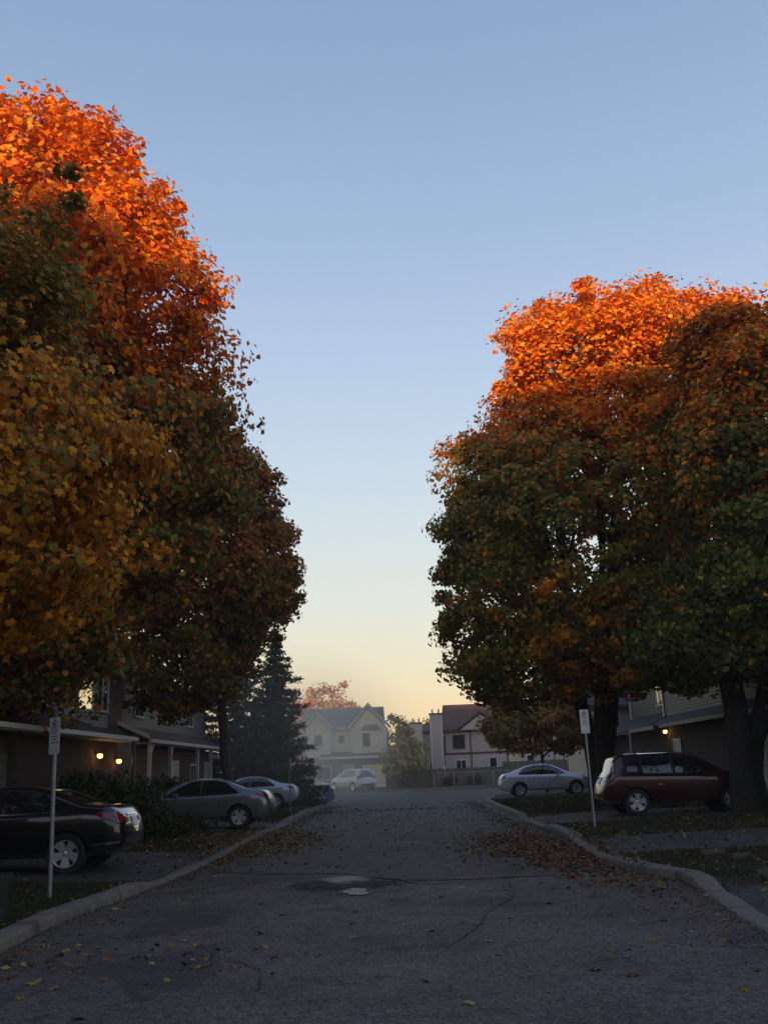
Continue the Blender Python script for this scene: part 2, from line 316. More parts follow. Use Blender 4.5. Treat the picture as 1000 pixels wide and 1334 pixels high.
RD = [(-40, -35), (-25, -20), (-8, -3), (8.6, 13.1), (17.9, 21.9), (27.2, 32.2), (48.4, 53.2)]
def ramp01(x, a, b): t = min(1, max(0, (x - a) / (b - a))); return t * t * (3 - 2 * t)
def dep(y, D):
    return max([ramp01(y, a - .7, a) * (1 - ramp01(y, b, b + .7)) for a, b in D] + [0])
LP, RP = spline(LK), spline(RK)
n_ = 400
def resample(P, n):
    L = [0]
    for a, b in zip(P, P[1:]): L.append(L[-1] + (b - a).length)
    o = []; j = 0
    for k in range(n):
        s = L[-1] * k / (n - 1)
        while j < len(P) - 2 and L[j + 1] < s: j += 1
        o.append(P[j].lerp(P[j + 1], (s - L[j]) / max(1e-6, L[j + 1] - L[j])))
    return o
lp, rp_ = resample(LP, n_), resample(RP, n_)
v = []; f = []
for a, b in zip(lp, rp_):
    for k in range(9):
        p = a.lerp(b, k / 8); v.append((p.x, p.y, .004 + .03 * math.sin(PI * k / 8) * (1 if p.y < 45 else .3)))
for i in range(n_ - 1):
    for k in range(8): a = i * 9 + k; f.append((a, a + 1, a + 10, a + 9))
road = struct(link_mesh('road', v, f, M['road'], smooth=True))
def road_z(x, y): return .004 + .03 * max(0, math.sin(PI * min(1, max(0, (x + 4) / 7.3))))
KW, KH = .27, .13
def kerb(P, side, D, name):
    v = []; f = []; inner = []
    for i, p in enumerate(P):
        d = (P[min(i + 1, len(P) - 1)] - P[max(i - 1, 0)]).normalized(); n = Vector((-d.y, d.x)) * side
        h = .03 + (KH - .03) * (1 - dep(p.y, D) * (1 if p.y < 80 and abs(p.x) < 6 else 0)); h += .006 * math.sin(p.y * 2.1) + .004 * math.sin(p.y * 5.3)
        w = KW + .012 * math.sin(p.y * 1.7)
        prof = [(-.004, -.05), (.0, h - .035), (.012, h - .012), (.035, h), (w - .02, h + .002), (w, h - .015), (w, -.05)]
        for t_, z in prof: v.append((p.x + n.x * t_, p.y + n.y * t_, z))
        inner.append((Vector((p.x + n.x * w, p.y + n.y * w)), h))
    m_ = 7
    for i in range(len(P) - 1):
        for k in range(m_ - 1):
            a = i * m_ + k; q = (a, a + 1, a + 1 + m_, a + m_); f.append(q if side > 0 else q[::-1])
    return struct(link_mesh(name, v, f, M['concrete'], smooth=True)), inner
kl, inL = kerb(LP, 1, LD, 'kerb'); kr, inR = kerb(RP, -1, RD, 'kerb')
def side_z(dist, y, D, far=False): return .03 + (.085) * (1 - (0 if far else dep(y, D)) * (1 - ramp01(dist, 0, 1.6))) + .05 * ramp01(dist, 0, 6)
DS = [0, .3, .8, 1.6, 3, 6, 12, 45]
def lawn(inner, D, side):
    v = []; f = []
    for i, (p, h) in enumerate(inner):
        for d in DS:
            if side > 0:
                q0 = inner[max(i - 1, 0)][0]; q1 = inner[min(i + 1, len(inner) - 1)][0]; t = (q1 - q0).normalized(); n = Vector((-t.y, t.x))
                if p.y < 50: n = Vector((-1, 0))
                x, y = p.x + n.x * d, p.y + n.y * d
            else:
                tgt = Vector((55, min(p.y, 46))); dirv = (tgt - p); L = dirv.length; q = p + dirv * min(1, d / L * (1 if p.y < 46 else 1)); x, y = q.x, q.y
            v.append((x, y, side_z(d, y, D, p.y > 80) - .012))
    k_ = len(DS)
    for i in range(len(inner) - 1):
        for k in range(k_ - 1):
            a = i * k_ + k; q = (a, a + 1, a + 1 + k_, a + k_); f.append(q if side < 0 else q[::-1])
    return struct(link_mesh('lawn', v, f, M['lawn'], smooth=True))
lawn(inL, LD, 1); lawn(inR, RD, -1)
def kerb_x(P, y):
    best = min(P, key=lambda p: abs(p.y - y) + (0 if p.y < 80 else 50)); return best.x
def driveway(y0, y1, side, D, depth=6.0):
    v = []; f = []; ys = [y0 + (y1 - y0) * k / 14 for k in range(15)]; ds = [0.0, .3, .6, 1, 1.6, 2.4, 4, depth]
    for y in ys:
        xk = kerb_x(LP if side < 0 else RP, y) + side * (KW - .005)
        for d in ds:
            e = .12 * math.sin(d * 2.3 + y0) * (1 if y in (ys[0], ys[-1]) else 0)
            v.append((xk + side * d, y + e, side_z(d, y, D) - .002))
    for i in range(14):
        for k in range(7): a = i * 8 + k; q = (a, a + 1, a + 9, a + 8); f.append(q if side > 0 else q[::-1])
    return struct(link_mesh('driveway', v, f, M['drive'], smooth=True))
for a, b in LD: driveway(a, b, -1, LD, 5.4 if b < 60 else 4.5)
for a, b in RD: driveway(a, b, 1, RD, 7.0)

# puddle, wet patches, filled cracks in the road
def blob(name, cx, cy, rx, ry, z, m, seed, n=40, ang=0):
    rr = random.Random(seed); ph = [rr.uniform(0, 6.28) for _ in range(5)]; v = [(cx, cy, z + road_z(cx, cy))]
    for k in range(n):
        a = 2 * PI * k / n; s = 1 + .22 * math.sin(2 * a + ph[0]) + .14 * math.sin(3 * a + ph[1]) + .1 * math.sin(5 * a + ph[2]) + .06 * math.sin(9 * a + ph[3])
        x, y = rx * s * math.cos(a), ry * s * math.sin(a); x, y = x * math.cos(ang) - y * math.sin(ang), x * math.sin(ang) + y * math.cos(ang)
        v.append((cx + x, cy + y, z + road_z(cx + x, cy + y)))
    return link_mesh(name, v, [(0, 1 + k, 1 + (k + 1) % n) for k in range(n)], m)
struct(blob('wet_road_patch', -1.0, 15.1, .85, 1.25, .006, M['damp'], 3))
struct(blob('wet_road_patch', -1.0, 15.9, .52, .75, .0085, M['wet'], 17))
tag(blob('puddle', -.80, 14.2, .19, .34, .011, M['water'], 5), 'small bright puddle reflecting the sky in the middle of the road', 'puddle', )

def crack(pts, w, seed):
    rr = random.Random(seed); P = spline(pts, .12); v = []; f = []
    for i, p in enumerate(P):
        d = (P[min(i + 1, len(P) - 1)] - P[max(i - 1, 0)]).normalized(); n = Vector((-d.y, d.x)); j = rr.uniform(-.025, .025); ww = w * rr.uniform(.5, 1.5)
        for s in (-1, 1): q = p + n * (j + s * ww / 2); v.append((q.x, q.y, road_z(q.x, q.y) + .0125))
    for i in range(len(P) - 1): f.append((2 * i, 2 * i + 1, 2 * i + 3, 2 * i + 2))
    return struct(link_mesh('road_crack', v, f, M['seal']))
crack([(-3.5, 18.2), (-2.4, 17.3), (-1.2, 16.8), (-.2, 15.6), (.8, 15.3), (2, 15.5), (3.1, 15.2)], .10, 1)
crack([(-.2, 15.6), (.1, 14.9), (.9, 15.1)], .05, 2)
crack([(1.3, 14.6), (1.2, 13.2), (.8, 11.9), (.55, 10.6), (.3, 9.8)], .022, 3)
crack([(-3.7, 12.6), (-2.2, 12.9), (-.9, 12.3), (.2, 11.8)], .02, 4)
crack([(.2, 11.8), (1.4, 11.4), (2.1, 11.5)], .02, 5)
crack([(-3.9, 26), (-1.5, 25.4), (1, 25.9), (3.2, 25.2)], .05, 6)
crack([(-.4, 46), (-.2, 38), (-.45, 31), (-.1, 25.6)], .05, 7)
crack([(-4.1, 44), (-1, 43.2), (3.2, 44)], .12, 8)
crack([(-2.4, 10.2), (-1.4, 9.1), (-1.2, 8.1)], .018, 9)

# ------------------------------------------------------------------ leaves in bulk
def star(n_l):
    if n_l == 5:
        tips = [(90, 1.0), (38, .92), (142, .92), (-18, .62), (198, .62)]
    else: tips = [(90, 1.05), (25, .9), (155, .9)]
    tips.sort(key=lambda a: a[0]); vs = [(0, -.15, 0)]; q = []
    nots = [(tips[0][0] - 38, .34)] + [((tips[i][0] + tips[i + 1][0]) / 2, .60) for i in range(len(tips) - 1)] + [(tips[-1][0] + 38, .34)]
    def P(a, r, z=0): return (r * math.cos(R(a)), r * math.sin(R(a)), z)
    idx_n = []
    for a, r in nots: idx_n.append(len(vs)); vs.append(P(a, r, .04))
    for i, (a, r) in enumerate(tips): vs.append(P(a, r, -.10)); q.append((0, idx_n[i], len(vs) - 1, idx_n[i + 1]))
    return np.array(vs, float), np.array(q, int)
STAR5, STAR3 = star(5), star(3)
LEAF2 = (np.array([(0, -.2, 0), (-.78, .02, -.06), (-.52, .62, -.10), (0, 1.02, -.12), (.52, .62, -.10), (.78, .02, -.06)], float), np.array([(0, 3, 2, 1), (0, 5, 4, 3)], int))
def rand_frames(n, nrm, spread):
    z = nrm + RNG.normal(0, spread, (n, 3)); z /= np.linalg.norm(z, axis=1)[:, None] + 1e-9
    a = RNG.normal(0, 1, (n, 3)); a[:, 2] -= .7; x = np.cross(a, z); x /= np.linalg.norm(x, axis=1)[:, None] + 1e-9; y = np.cross(z, x)
    return x, y, z
def leaves_mesh(name, pos, nrm, size, col, tmpl, m, parent=None, spread=.6, smooth=False):
    tv, tq = tmpl; n = len(pos); x, y, z = rand_frames(n, nrm, spread); k = len(tv)
    V = pos[:, None, :] + size[:, None, None] * (tv[None, :, 0:1] * x[:, None, :] + tv[None, :, 1:2] * y[:, None, :] + tv[None, :, 2:3] * z[:, None, :])
    F = (tq[None] + (np.arange(n) * k)[:, None, None]).reshape(-1, tq.shape[1])
    return raw_mesh(name, V.reshape(-1, 3), F, np.repeat(col, k, axis=0), m, parent)
def raw_mesh(name, V, F, Cc, m, parent=None):
    me = bpy.data.meshes.new(name); nv, nf, s = len(V), len(F), F.shape[1]
    me.vertices.add(nv); me.vertices.foreach_set('co', V.astype(np.float32).ravel())
    me.loops.add(nf * s); me.loops.foreach_set('vertex_index', F.astype(np.int32).ravel())
    me.polygons.add(nf); me.polygons.foreach_set('loop_start', (np.arange(nf) * s).astype(np.int32))
    me.update(calc_edges=True)
    a = me.attributes.new('leafcol', 'FLOAT_COLOR', 'POINT'); cc = np.ones((nv, 4), np.float32); cc[:, :3] = Cc; a.data.foreach_set('color', cc.ravel())
    me.materials.append(m); o = bpy.data.objects.new(name, me); C.objects.link(o)
    if parent: o.parent = parent
    o['kind'] = 'stuff'
    return o
def palette(n, cols, w, jit=.18):
    c = np.array(cols)[RNG.choice(len(cols), n, p=np.array(w) / sum(w))]; return np.clip(c * (1 + RNG.normal(0, jit, (n, 1))) * (1 + RNG.normal(0, .06, (n, 3))), .003, .9)
ORANGE = (.95, .205, .008); GOLD = (.70, .31, .025); RUST = (.42, .16, .035); GREEN = (.12, .15, .032); OLIVE = (.31, .245, .045); BROWN = (.21, .10, .045); RED = (.66, .10, .012)

def vnoise(p, s, seed=0):        # cheap smooth noise from a few sines
    r_ = np.random.default_rng(seed); o = np.zeros(len(p))
    for k in range(5):
        d = r_.normal(0, 1, 3) * s * (1 + .5 * k); o += np.sin(p @ d + r_.uniform(0, 6.28)) / (1 + .4 * k)
    return o / 2.2

def tree(name, label, cat, base, fork, lobes, nclump, perclump, leaf, tmpl, colf, trunk_r, group=None, clump_r=.55, stems=1, bark='bark', inner=.25, lean=(0, 0), seed=1, pieces=0):
    rs = np.random.default_rng(seed); base = np.array(base, float)
    root = thing(name, label, cat, tuple(base), 0, group)
    # clump centres in the crown, with random smaller lobes standing out of the main ones
    big = list(lobes); lobes = list(lobes)
    for (c_, r_) in big:
        for _ in range(int(3 + 1.6 * max(r_))):
            d = rs.normal(0, 1, 3); d /= np.linalg.norm(d)
            if d[2] < -.6: continue
            q = rs.uniform(.24, .38); m_ = max(.45, q * min(r_)); lobes.append((tuple(np.array(c_) + d * np.array(r_) * .90), (m_ * 1.15, m_ * 1.15, m_)))
    ce = np.array([l[0] for l in lobes], float); ra = np.array([l[1] for l in lobes], float)
    wt = (ra[:, 0] * ra[:, 2] + ra[:, 0] * ra[:, 1]); wt /= wt.sum()
    pts = []; shoots = []; k = 0
    while len(pts) < nclump and k < nclump * 60:
        k += 1; i = rs.choice(len(lobes), p=wt); d = rs.normal(0, 1, 3); d /= np.linalg.norm(d)
        s = rs.uniform(.80, 1.0) if rs.random() > inner else rs.uniform(.35, .8)
        shoot = rs.random() < .07
        if shoot: s = rs.uniform(1.06, 1.2)
        s *= 1 + .07 * math.sin(5 * math.atan2(d[1], d[0]) + i + 3 * d[2]) + .05 * math.sin(9 * d[2] + 2 * i)
        p = ce[i] + d * ra[i] * s
        if s > .8:
            q = ((p - ce) / ra); dd = (q ** 2).sum(1); dd[i] = 9
            if dd.min() < .6: continue
        pts.append(p); shoots.append(shoot)
    pts = np.array(pts); cc = np.array([b_[0] for b_ in big]).mean(0) * .4 + (ce * wt[:, None]).sum(0) * .6
    # skeleton
    nodes = []; par = []; plen = []
    for s_ in range(stems):
        a = 2 * PI * s_ / stems + .6; off = np.array([math.cos(a), math.sin(a), 0]) * (0 if stems == 1 else 1)
        top = np.array([cc[0] + lean[0], cc[1] + lean[1], cc[2] + ra[0][2] * .45]) + off * 1.7
        prev = -1; L = 0; start = base + off * .12
        for t in np.linspace(0, 1, 12):
            z = start[2] + (top[2] - start[2]) * t; bend = max(0, (z - fork * .3)) / max(.1, top[2] - fork * .3); bend = bend ** 1.1
            p = start + (top - start) * np.array([bend, bend, 0]); p[2] = z; p[:2] += rs.normal(0, .05, 2) * (t > 0) + off[:2] * .25 * math.sin(PI * min(1, t * 1.6))
            if nodes and prev >= 0: L += np.linalg.norm(p - nodes[prev])
            nodes.append(p); par.append(prev); plen.append(L); prev = len(nodes) - 1
    order = np.argsort(np.linalg.norm(pts - np.array([cc[0], cc[1], fork]), axis=1)); cl_node = np.zeros(len(pts), int)
    NA = np.zeros((len(nodes) + len(pts) * 4, 3)); PA = np.zeros(len(NA)); cnt = len(nodes); NA[:cnt] = nodes; PA[:cnt] = plen
    ok = np.zeros(len(NA), bool); ok[:cnt] = NA[:cnt, 2] > fork
    for ci in order:
        p = pts[ci]; dv = p - NA[:cnt]; d = np.linalg.norm(dv, axis=1); cost = d + .22 * PA[:cnt] + .6 * np.maximum(0, -dv[:, 2]); cost[~ok[:cnt]] = 1e9
        b = int(np.argmin(cost)); prev = b; dist = d[b]; m_ = 2 if dist < 1.2 else 3; a = NA[b].copy()
        side = rs.normal(0, .08, 3) * dist
        for q in range(1, m_ + 1):
            t = q / m_; x = a + (p - a) * t + side * math.sin(PI * t); x[2] += .10 * dist * math.sin(PI * t)
            NA[cnt] = x; PA[cnt] = PA[prev] + dist / m_; ok[cnt] = True; par.append(prev); prev = cnt; cnt += 1
        cl_node[ci] = prev
    N = cnt; rad2 = np.zeros(N); haskid = np.zeros(N, bool)
    for i in range(N):
        if par[i] >= 0: haskid[par[i]] = True
    rad2[~haskid] = .008 ** 2
    for i in range(N - 1, -1, -1):
        if par[i] >= 0: rad2[par[i]] += rad2[i] if True else 0
    r_ = np.sqrt(rad2); r_ = .008 + (r_ - .008) * (trunk_r / math.sqrt(stems) - .008) / max(1e-6, r_[0] - .008)
    fl = 1 + .5 * np.exp(-(NA[:N, 2] - base[2]) / .35); r_ = np.clip(r_, .006, trunk_r) * fl
    loc = NA[:N] - base
    def skel(sel, nm):
        V = []; F = []
        for i in range(N):
            if par[i] < 0 or not sel(i): continue
            a, b = Vector(loc[par[i]]), Vector(loc[i]); d = b - a
            if d.length < 1e-4: continue
            d.normalize(); u = d.orthogonal().normalized(); w = d.cross(u); n = 10 if r_[i] > .08 else (6 if r_[i] > .03 else 4); k0 = len(V)
            ra_ = r_[par[i]] if r_[par[i]] < r_[i] * 1.6 else r_[i] * 1.25
            b2 = b + d * r_[i] * .3
            for pt, rr in ((a, ra_), (b2, r_[i])):
                for k in range(n):
                    an = 2 * PI * k / n; V.append(pt + (u * math.cos(an) + w * math.sin(an)) * rr)
            for k in range(n): F.append((k0 + k, k0 + (k + 1) % n, k0 + n + (k + 1) % n, k0 + n + k))
        me = link_mesh(nm, V, F, M[bark], root); me.data.polygons.foreach_set('use_smooth', [True] * len(me.data.polygons)); return me
    skel(lambda i: i < 12 * stems, 'trunk'); skel(lambda i: i >= 12 * stems, 'branches')
    # leaves
    n = len(pts) * perclump; ci = np.repeat(np.arange(len(pts)), perclump)
    csz = rs.uniform(.55, 1.4, len(pts)) * np.where(np.array(shoots), .55, 1); g = rs.normal(0, 1, (n, 3)); g /= np.linalg.norm(g, axis=1)[:, None]; g *= (rs.random(n) ** .40)[:, None]
    p = pts[ci] + g * np.array([1.25, 1.25, .72]) * (clump_r * csz[ci])[:, None]
    # some leaves along the twigs that carry the clump
    tw = rs.random(n) < .12; pn = NA[np.array(par)[cl_node[ci]]]; t = rs.random((n, 1)); p[tw] = (pn + (pts[ci] - pn) * t + rs.normal(0, .12, (n, 3)))[tw]
    outw = p - cc; outw /= np.linalg.norm(outw, axis=1)[:, None] + 1e-6
    nrm = outw * .9 + np.array([0, 0, .25]) + g * .45
    col = colf(p, pts[ci], rs, ce, ra)
    size = leaf * np.clip(rs.lognormal(-.03, .26, n), .45, 1.3)
    keep = np.ones(n, bool)
    if pieces:
        d = np.linalg.norm(p - np.array([0, 0, 1.6]), axis=1); vis = (p[:, 0] / p[:, 1] > -.40); d[~vis] += 100; near = np.argsort(d)[:pieces]; keep[near] = False
        x, y, z = rand_frames(pieces, nrm[near], .6); meshes = []
        tv, tq = STAR5
        for cv in (GOLD, (.42, .17, .03), OLIVE, (.33, .13, .03), (.2, .17, .04)):
            me = bpy.data.meshes.new('leaf'); me.from_pydata([tuple(a) for a in tv], [], [tuple(int(b) for b in a) for a in tq]); me.materials.append(M['leaf'])
            at = me.attributes.new('leafcol', 'FLOAT_COLOR', 'POINT'); at.data.foreach_set('color', np.array([list(cv) + [1]] * len(tv), np.float32).ravel()); meshes.append(me)
        for j, i in enumerate(near):
            o = bpy.data.objects.new('leaf', meshes[j % 5]); C.objects.link(o); o.parent = root; s = float(size[i]); q = p[i] - base
            o.matrix_basis = Matrix(((x[j][0] * s, y[j][0] * s, z[j][0] * s, q[0]), (x[j][1] * s, y[j][1] * s, z[j][1] * s, q[1]), (x[j][2] * s, y[j][2] * s, z[j][2] * s, q[2]), (0, 0, 0, 1)))
    if tmpl is STAR3:
        simple = keep & (rs.random(n) < .78); keep &= ~simple
        leaves_mesh('foliage', p[simple] - base, nrm[simple], size[simple], col[simple], LEAF2, M['leaf'], root)
    leaves_mesh('foliage', p[keep] - base, nrm[keep], size[keep], col[keep], tmpl, M['leaf'], root)
    return root

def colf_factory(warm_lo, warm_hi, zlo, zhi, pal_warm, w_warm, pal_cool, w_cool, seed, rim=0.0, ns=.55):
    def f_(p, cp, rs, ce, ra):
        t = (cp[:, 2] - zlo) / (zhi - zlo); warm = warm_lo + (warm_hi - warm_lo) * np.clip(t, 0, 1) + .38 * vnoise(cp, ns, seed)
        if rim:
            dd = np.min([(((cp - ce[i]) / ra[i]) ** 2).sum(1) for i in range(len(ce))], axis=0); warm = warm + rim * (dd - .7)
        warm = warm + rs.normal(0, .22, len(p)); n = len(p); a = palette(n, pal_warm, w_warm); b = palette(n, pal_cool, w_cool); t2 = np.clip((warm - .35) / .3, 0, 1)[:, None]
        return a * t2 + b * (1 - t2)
    return f_
MAPLE_G = 'maples turning orange along the street'
# near left: gold leaves, wholly in shade, trunk outside the picture
tree('maple_tree', 'nearest maple on the left with large gold and olive leaves in shade', 'tree', (-8.2, 14.2, .08), 2.6,
     [((-7.2, 14.0, 6.9), (3.0, 2.9, 3.6)), ((-6.6, 14.1, 9.2), (1.7, 1.8, 1.9)), ((-5.7, 13.6, 5.6), (1.75, 1.8, 1.9)), ((-6.2, 14, 4.7), (1.9, 1.8, 1.2))],
     500, 98, .079, STAR5, colf_factory(.90, .25, 5.0, 10.0, [(.72, .29, .025), (.56, .22, .025), (.40, .16, .03)], [6, 3, 2], [OLIVE, GREEN, BROWN, (.26, .17, .04)], [4, 1.5, 2, 3], 3),
     .17, MAPLE_G, .55, seed=5, pieces=300)
# big left maple behind it, sunlit top
tree('maple_tree', 'tallest maple on the left whose orange top right side glows in the last sun', 'tree', (-9.6, 24.3, .1), 3.6,
     [((-10.5, 24, 11.4), (5.2, 5.0, 6.4)), ((-10.6, 24, 16.9), (2.9, 3.2, 3.4)), ((-8.3, 23.6, 16.6), (1.6, 2.0, 2.4)), ((-7.1, 24, 13.8), (2.2, 2.5, 2.8)),
      ((-6.4, 24, 9.2), (2.1, 2.6, 3.4)), ((-8.9, 23.5, 4.8), (1.9, 2.4, 1.7)), ((-9.6, 23.5, 5.4), (2.3, 2.4, 2.2)), ((-7.6, 24, 7.0), (2.2, 2.4, 1.6)), ((-5.9, 24, 11.2), (1.5, 1.8, 2.2))],
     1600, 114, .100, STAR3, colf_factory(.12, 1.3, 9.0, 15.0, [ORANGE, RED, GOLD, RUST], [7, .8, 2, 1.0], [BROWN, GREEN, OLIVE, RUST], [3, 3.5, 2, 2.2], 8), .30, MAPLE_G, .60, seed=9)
# left, further: brownish maple
tree('maple_tree', 'brownish red and green maple behind the grey sedan, left of the spruce', 'tree', (-6.4, 36.5, .1), 3.4,
     [((-7.4, 36.5, 9.8), (3.0, 3.0, 4.4)), ((-8.0, 36.5, 13.4), (2.2, 2.3, 2.4)), ((-6.2, 36.2, 12.0), (1.35, 1.5, 1.9)), ((-9.4, 36, 9.4), (2.4, 2.4, 3.6)), ((-5.45, 36.3, 8.8), (1.55, 2, 2.2)), ((-6.1, 36.2, 6.9), (1.4, 1.6, 1.8)), ((-8.0, 35.8, 5.5), (1.9, 2.0, 1.9))],
     1150, 100, .100, STAR3, colf_factory(.50, .80, 6, 14, [RUST, (.32, .12, .045), GOLD], [5, 4, 1.5], [GREEN, BROWN, OLIVE], [4, 3, 1.5], 14), .17, MAPLE_G, .5, seed=21, bark='bark_grey')
# big right maple
tree('maple_tree', 'large round maple on the right, its crown tip lit orange over olive lower leaves', 'tree', (6.5, 35.5, .12), 2.9,
     [((6.6, 34.5, 9.8), (4.6, 4.8, 5.6)), ((7.6, 34.5, 14.6), (3.7, 3.5, 3.6)), ((3.9, 34.2, 10.4), (1.9, 2.4, 2.7)), ((3.1, 34, 7.1), (2.0, 2.7, 3.2)),
      ((6.4, 34.3, 15.6), (1.7, 2.0, 2.4)), ((8.8, 34.3, 16.2), (2.2, 2.2, 2.3)), ((10.9, 34.5, 14.9), (2.3, 2.8, 3.4)), ((8.6, 33.8, 6.3), (3.2, 2.8, 2.6)), ((4.0, 34, 5.1), (2.4, 2.6, 1.6)), ((8.4, 32.6, 5.4), (2.8, 2.4, 1.6)), ((6.2, 33.5, 5.5), (2.5, 2.5, 1.7))],
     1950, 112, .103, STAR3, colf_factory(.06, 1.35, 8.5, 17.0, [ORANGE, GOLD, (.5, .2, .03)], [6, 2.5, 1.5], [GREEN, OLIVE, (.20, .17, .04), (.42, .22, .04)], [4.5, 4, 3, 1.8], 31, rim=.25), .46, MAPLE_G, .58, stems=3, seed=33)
# right, nearer tree at the edge, gap between its stems
tree('maple_tree', 'dark green maple at the right edge with open sky between its stems', 'tree', (9.2, 28.5, .15), 3.0,
     [((11.6, 28.0, 11.6), (2.9, 2.8, 3.3)), ((9.8, 27.6, 12.6), (1.3, 1.6, 1.9)), ((12.6, 28, 8.4), (2.4, 2.6, 2.0)), ((9.9, 29, 8.6), (1.3, 1.6, 1.5)), ((9.1, 26.5, 9.6), (1.1, 1.0, 2.1)), ((10.6, 27.3, 5.4), (3.4, 2.8, 1.7)), ((8.3, 27.4, 4.7), (2.0, 1.9, 1.1))],
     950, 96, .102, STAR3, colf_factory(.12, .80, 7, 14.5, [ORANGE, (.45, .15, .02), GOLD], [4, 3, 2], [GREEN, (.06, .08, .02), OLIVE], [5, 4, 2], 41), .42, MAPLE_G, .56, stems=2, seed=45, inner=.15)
# little tree right of the corner house
tree('small_tree', 'small low tree with a rusty left tip in front of the mauve house', 'tree', (7.4, 56.5, .1), 1.7,
     [((6.6, 56, 3.5), (2.1, 2.0, 1.3)), ((8.4, 56, 3.5), (1.9, 2, 1.3)), ((5.2, 56, 3.5), (1.0, 1, .8))], 220, 60, .13, STAR3,
     colf_factory(.45, .35, 2, 5, [RUST, (.3, .09, .03)], [3, 2], [GREEN, OLIVE], [4, 1], 51, ns=.8), .09, None, .42, seed=52, bark='bark_grey')
# far trees behind the corner house
def far_tree(label, base, rx, h, cols, w, nc, seed, fork=2):
    b = base; return tree('far_tree', label, 'tree', b, fork, [((b[0], b[1], h * .62), (rx, rx, h * .38)), ((b[0] - rx * .4, b[1], h * .5), (rx * .7, rx * .7, h * .28)), ((b[0] + rx * .5, b[1], h * .5), (rx * .6, rx * .6, h * .28))],
        nc, 34, .20, STAR3, colf_factory(.7, .8, 2, h, cols[:2], w[:2], cols[2:], w[2:], seed), .16, 'distant trees behind the houses', .75, seed=seed)
far_tree('rounded orange tree rising behind the cream gabled house roof', (-8.6, 112, 0), 3.6, 11.4, [(.42, .17, .05), (.36, .17, .06), RUST, OLIVE], [3, 3, 2, 2], 200, 61)
far_tree('smaller orange tree showing left of the cream house between spruce and gable', (-12.6, 108, 0), 2.8, 10.6, [ORANGE, RUST, RUST, OLIVE], [3, 2, 2, 2], 140, 62)
far_tree('thin olive tree just right of the cream house gable', (-1.2, 104, 0), 1.6, 6.9, [OLIVE, RUST, GREEN, OLIVE], [3, 2, 2, 2], 60, 63)
far_tree('low russet tree behind the first chimney', (1.6, 112, 0), 2.6, 6.6, [RUST, OLIVE, GREEN, OLIVE], [3, 2, 2, 2], 80, 64)
far_tree('low rust tree between the two far chimneys and the mauve house', (4.6, 104, 0), 2.2, 6.4, [RED, RUST, RUST, OLIVE], [3, 2, 2, 2], 70, 65)
far_tree('shady olive tree in front of the tan far house', (-.6, 86, 0), 1.3, 5.0, [OLIVE, RUST, GREEN, OLIVE], [3, 1, 3, 2], 60, 66)

# maple copies added unseen behind the camera to shade all but the tree tops
src = [o for o in C.objects if o.name.startswith('maple_tree') and o.parent is None]
protoE = [o for o in src if abs(o.location.x - 6.5) < .1][0]; protoB = [o for o in src if abs(o.location.x + 9.6) < .1][0]
SHADE_TREES = [(-21, -40, 1.0), (-13, -43, .92), (-4.5, -41, 1.0), (3.5, -40, 1.03), (12, -42, 1.0), (20, -39, .93), (28, -40, .95), (-31, -42, .95), (-17, -52, 1.02), (-9, -53, .93), (0, -54, .9), (8, -53, .92), (16, -52, .96), (25, -53, .98), (37, -45, .98)]
for i, (x, y, s) in enumerate(SHADE_TREES):
    c = copy_tree(protoE if i % 2 else protoB); c.location = (x, y, 0); c.rotation_euler = (0, 0, i * 1.3); c.scale = (s * 1.05, s * 1.05, s)
    c['label'] = 'unseen maple copy added behind the viewpoint to cast shade'; c['group'] = 'shade casting maples added behind the viewpoint'

# ------------------------------------------------------------------ spruce
def spruce(base, h, rad, seed, label, nwh=26):
    rs = np.random.default_rng(seed); root = thing('spruce_tree', label, 'tree', base)
    MB().tube([(0, 0, 0), (0.03, 0, h * .5), (0, 0, h)], [.16, .09, .015], 8).build('trunk', M['bark_grey'], root)
    P = []; Nn = []; tb = MB()
    for w in range(nwh):
        t = w / (nwh - 1); z = .5 + (h - .7) * t; L = rad * (1 - t) ** .85 + .12; L *= rs.uniform(.85, 1.15)
        nb = int(5 + 6 * (1 - t))
        for b in range(nb):
            a = 2 * PI * (b + rs.random()) / nb; l = L * rs.uniform(.5, 1.2); d = np.array([math.cos(a), math.sin(a), 0]); sag = .22 * l
            end = np.array([0, 0, z]) + d * l + np.array([0, 0, -sag + .12 * l]); st = np.array([0, 0, z])
            mid = st + d * l * .55 + np.array([0, 0, -sag * .75]); tb.tube([st, mid, end], [.02, .012, .005], 4, False)
            n = int(34 + 85 * l)
            tt = rs.random(n) ** .7; pp = st * (1 - tt[:, None]) ** 2 + 2 * mid * (tt * (1 - tt))[:, None] + end * (tt ** 2)[:, None]
            sd_ = np.array([-d[1], d[0], 0]); wd = (.08 + .42 * l * .35 * (1 - tt)) ; pp += sd_ * (rs.uniform(-1, 1, n) * wd)[:, None] + rs.normal(0, .035, (n, 3)) + np.array([0, 0, -1]) * (rs.random(n) * .16)[:, None]
            P.append(pp); Nn.append(np.tile(d * .2 + np.array([0, 0, .8]), (n, 1)))
    tb.build('branches', M['bark_grey'], root)
    P = np.concatenate(P); Nn = np.concatenate(Nn); n = len(P)
    tv = np.array([(-.22, 0, 0), (.22, 0, 0), (.13, 1, -.15), (-.13, 1, -.15)]); tq = np.array([(0, 1, 2, 3)])
    leaves_mesh('foliage', P, Nn, .17 * rs.uniform(.6, 1.3, n), palette(n, [(.035, .05, .028), (.05, .065, .04)], [1, 1]), (tv, tq), M['needle'], root, .5)
    return root
spruce((-6.5, 50, .1), 8.7, 2.45, 71, 'dark blue green spruce left of the street in front of the cream house')
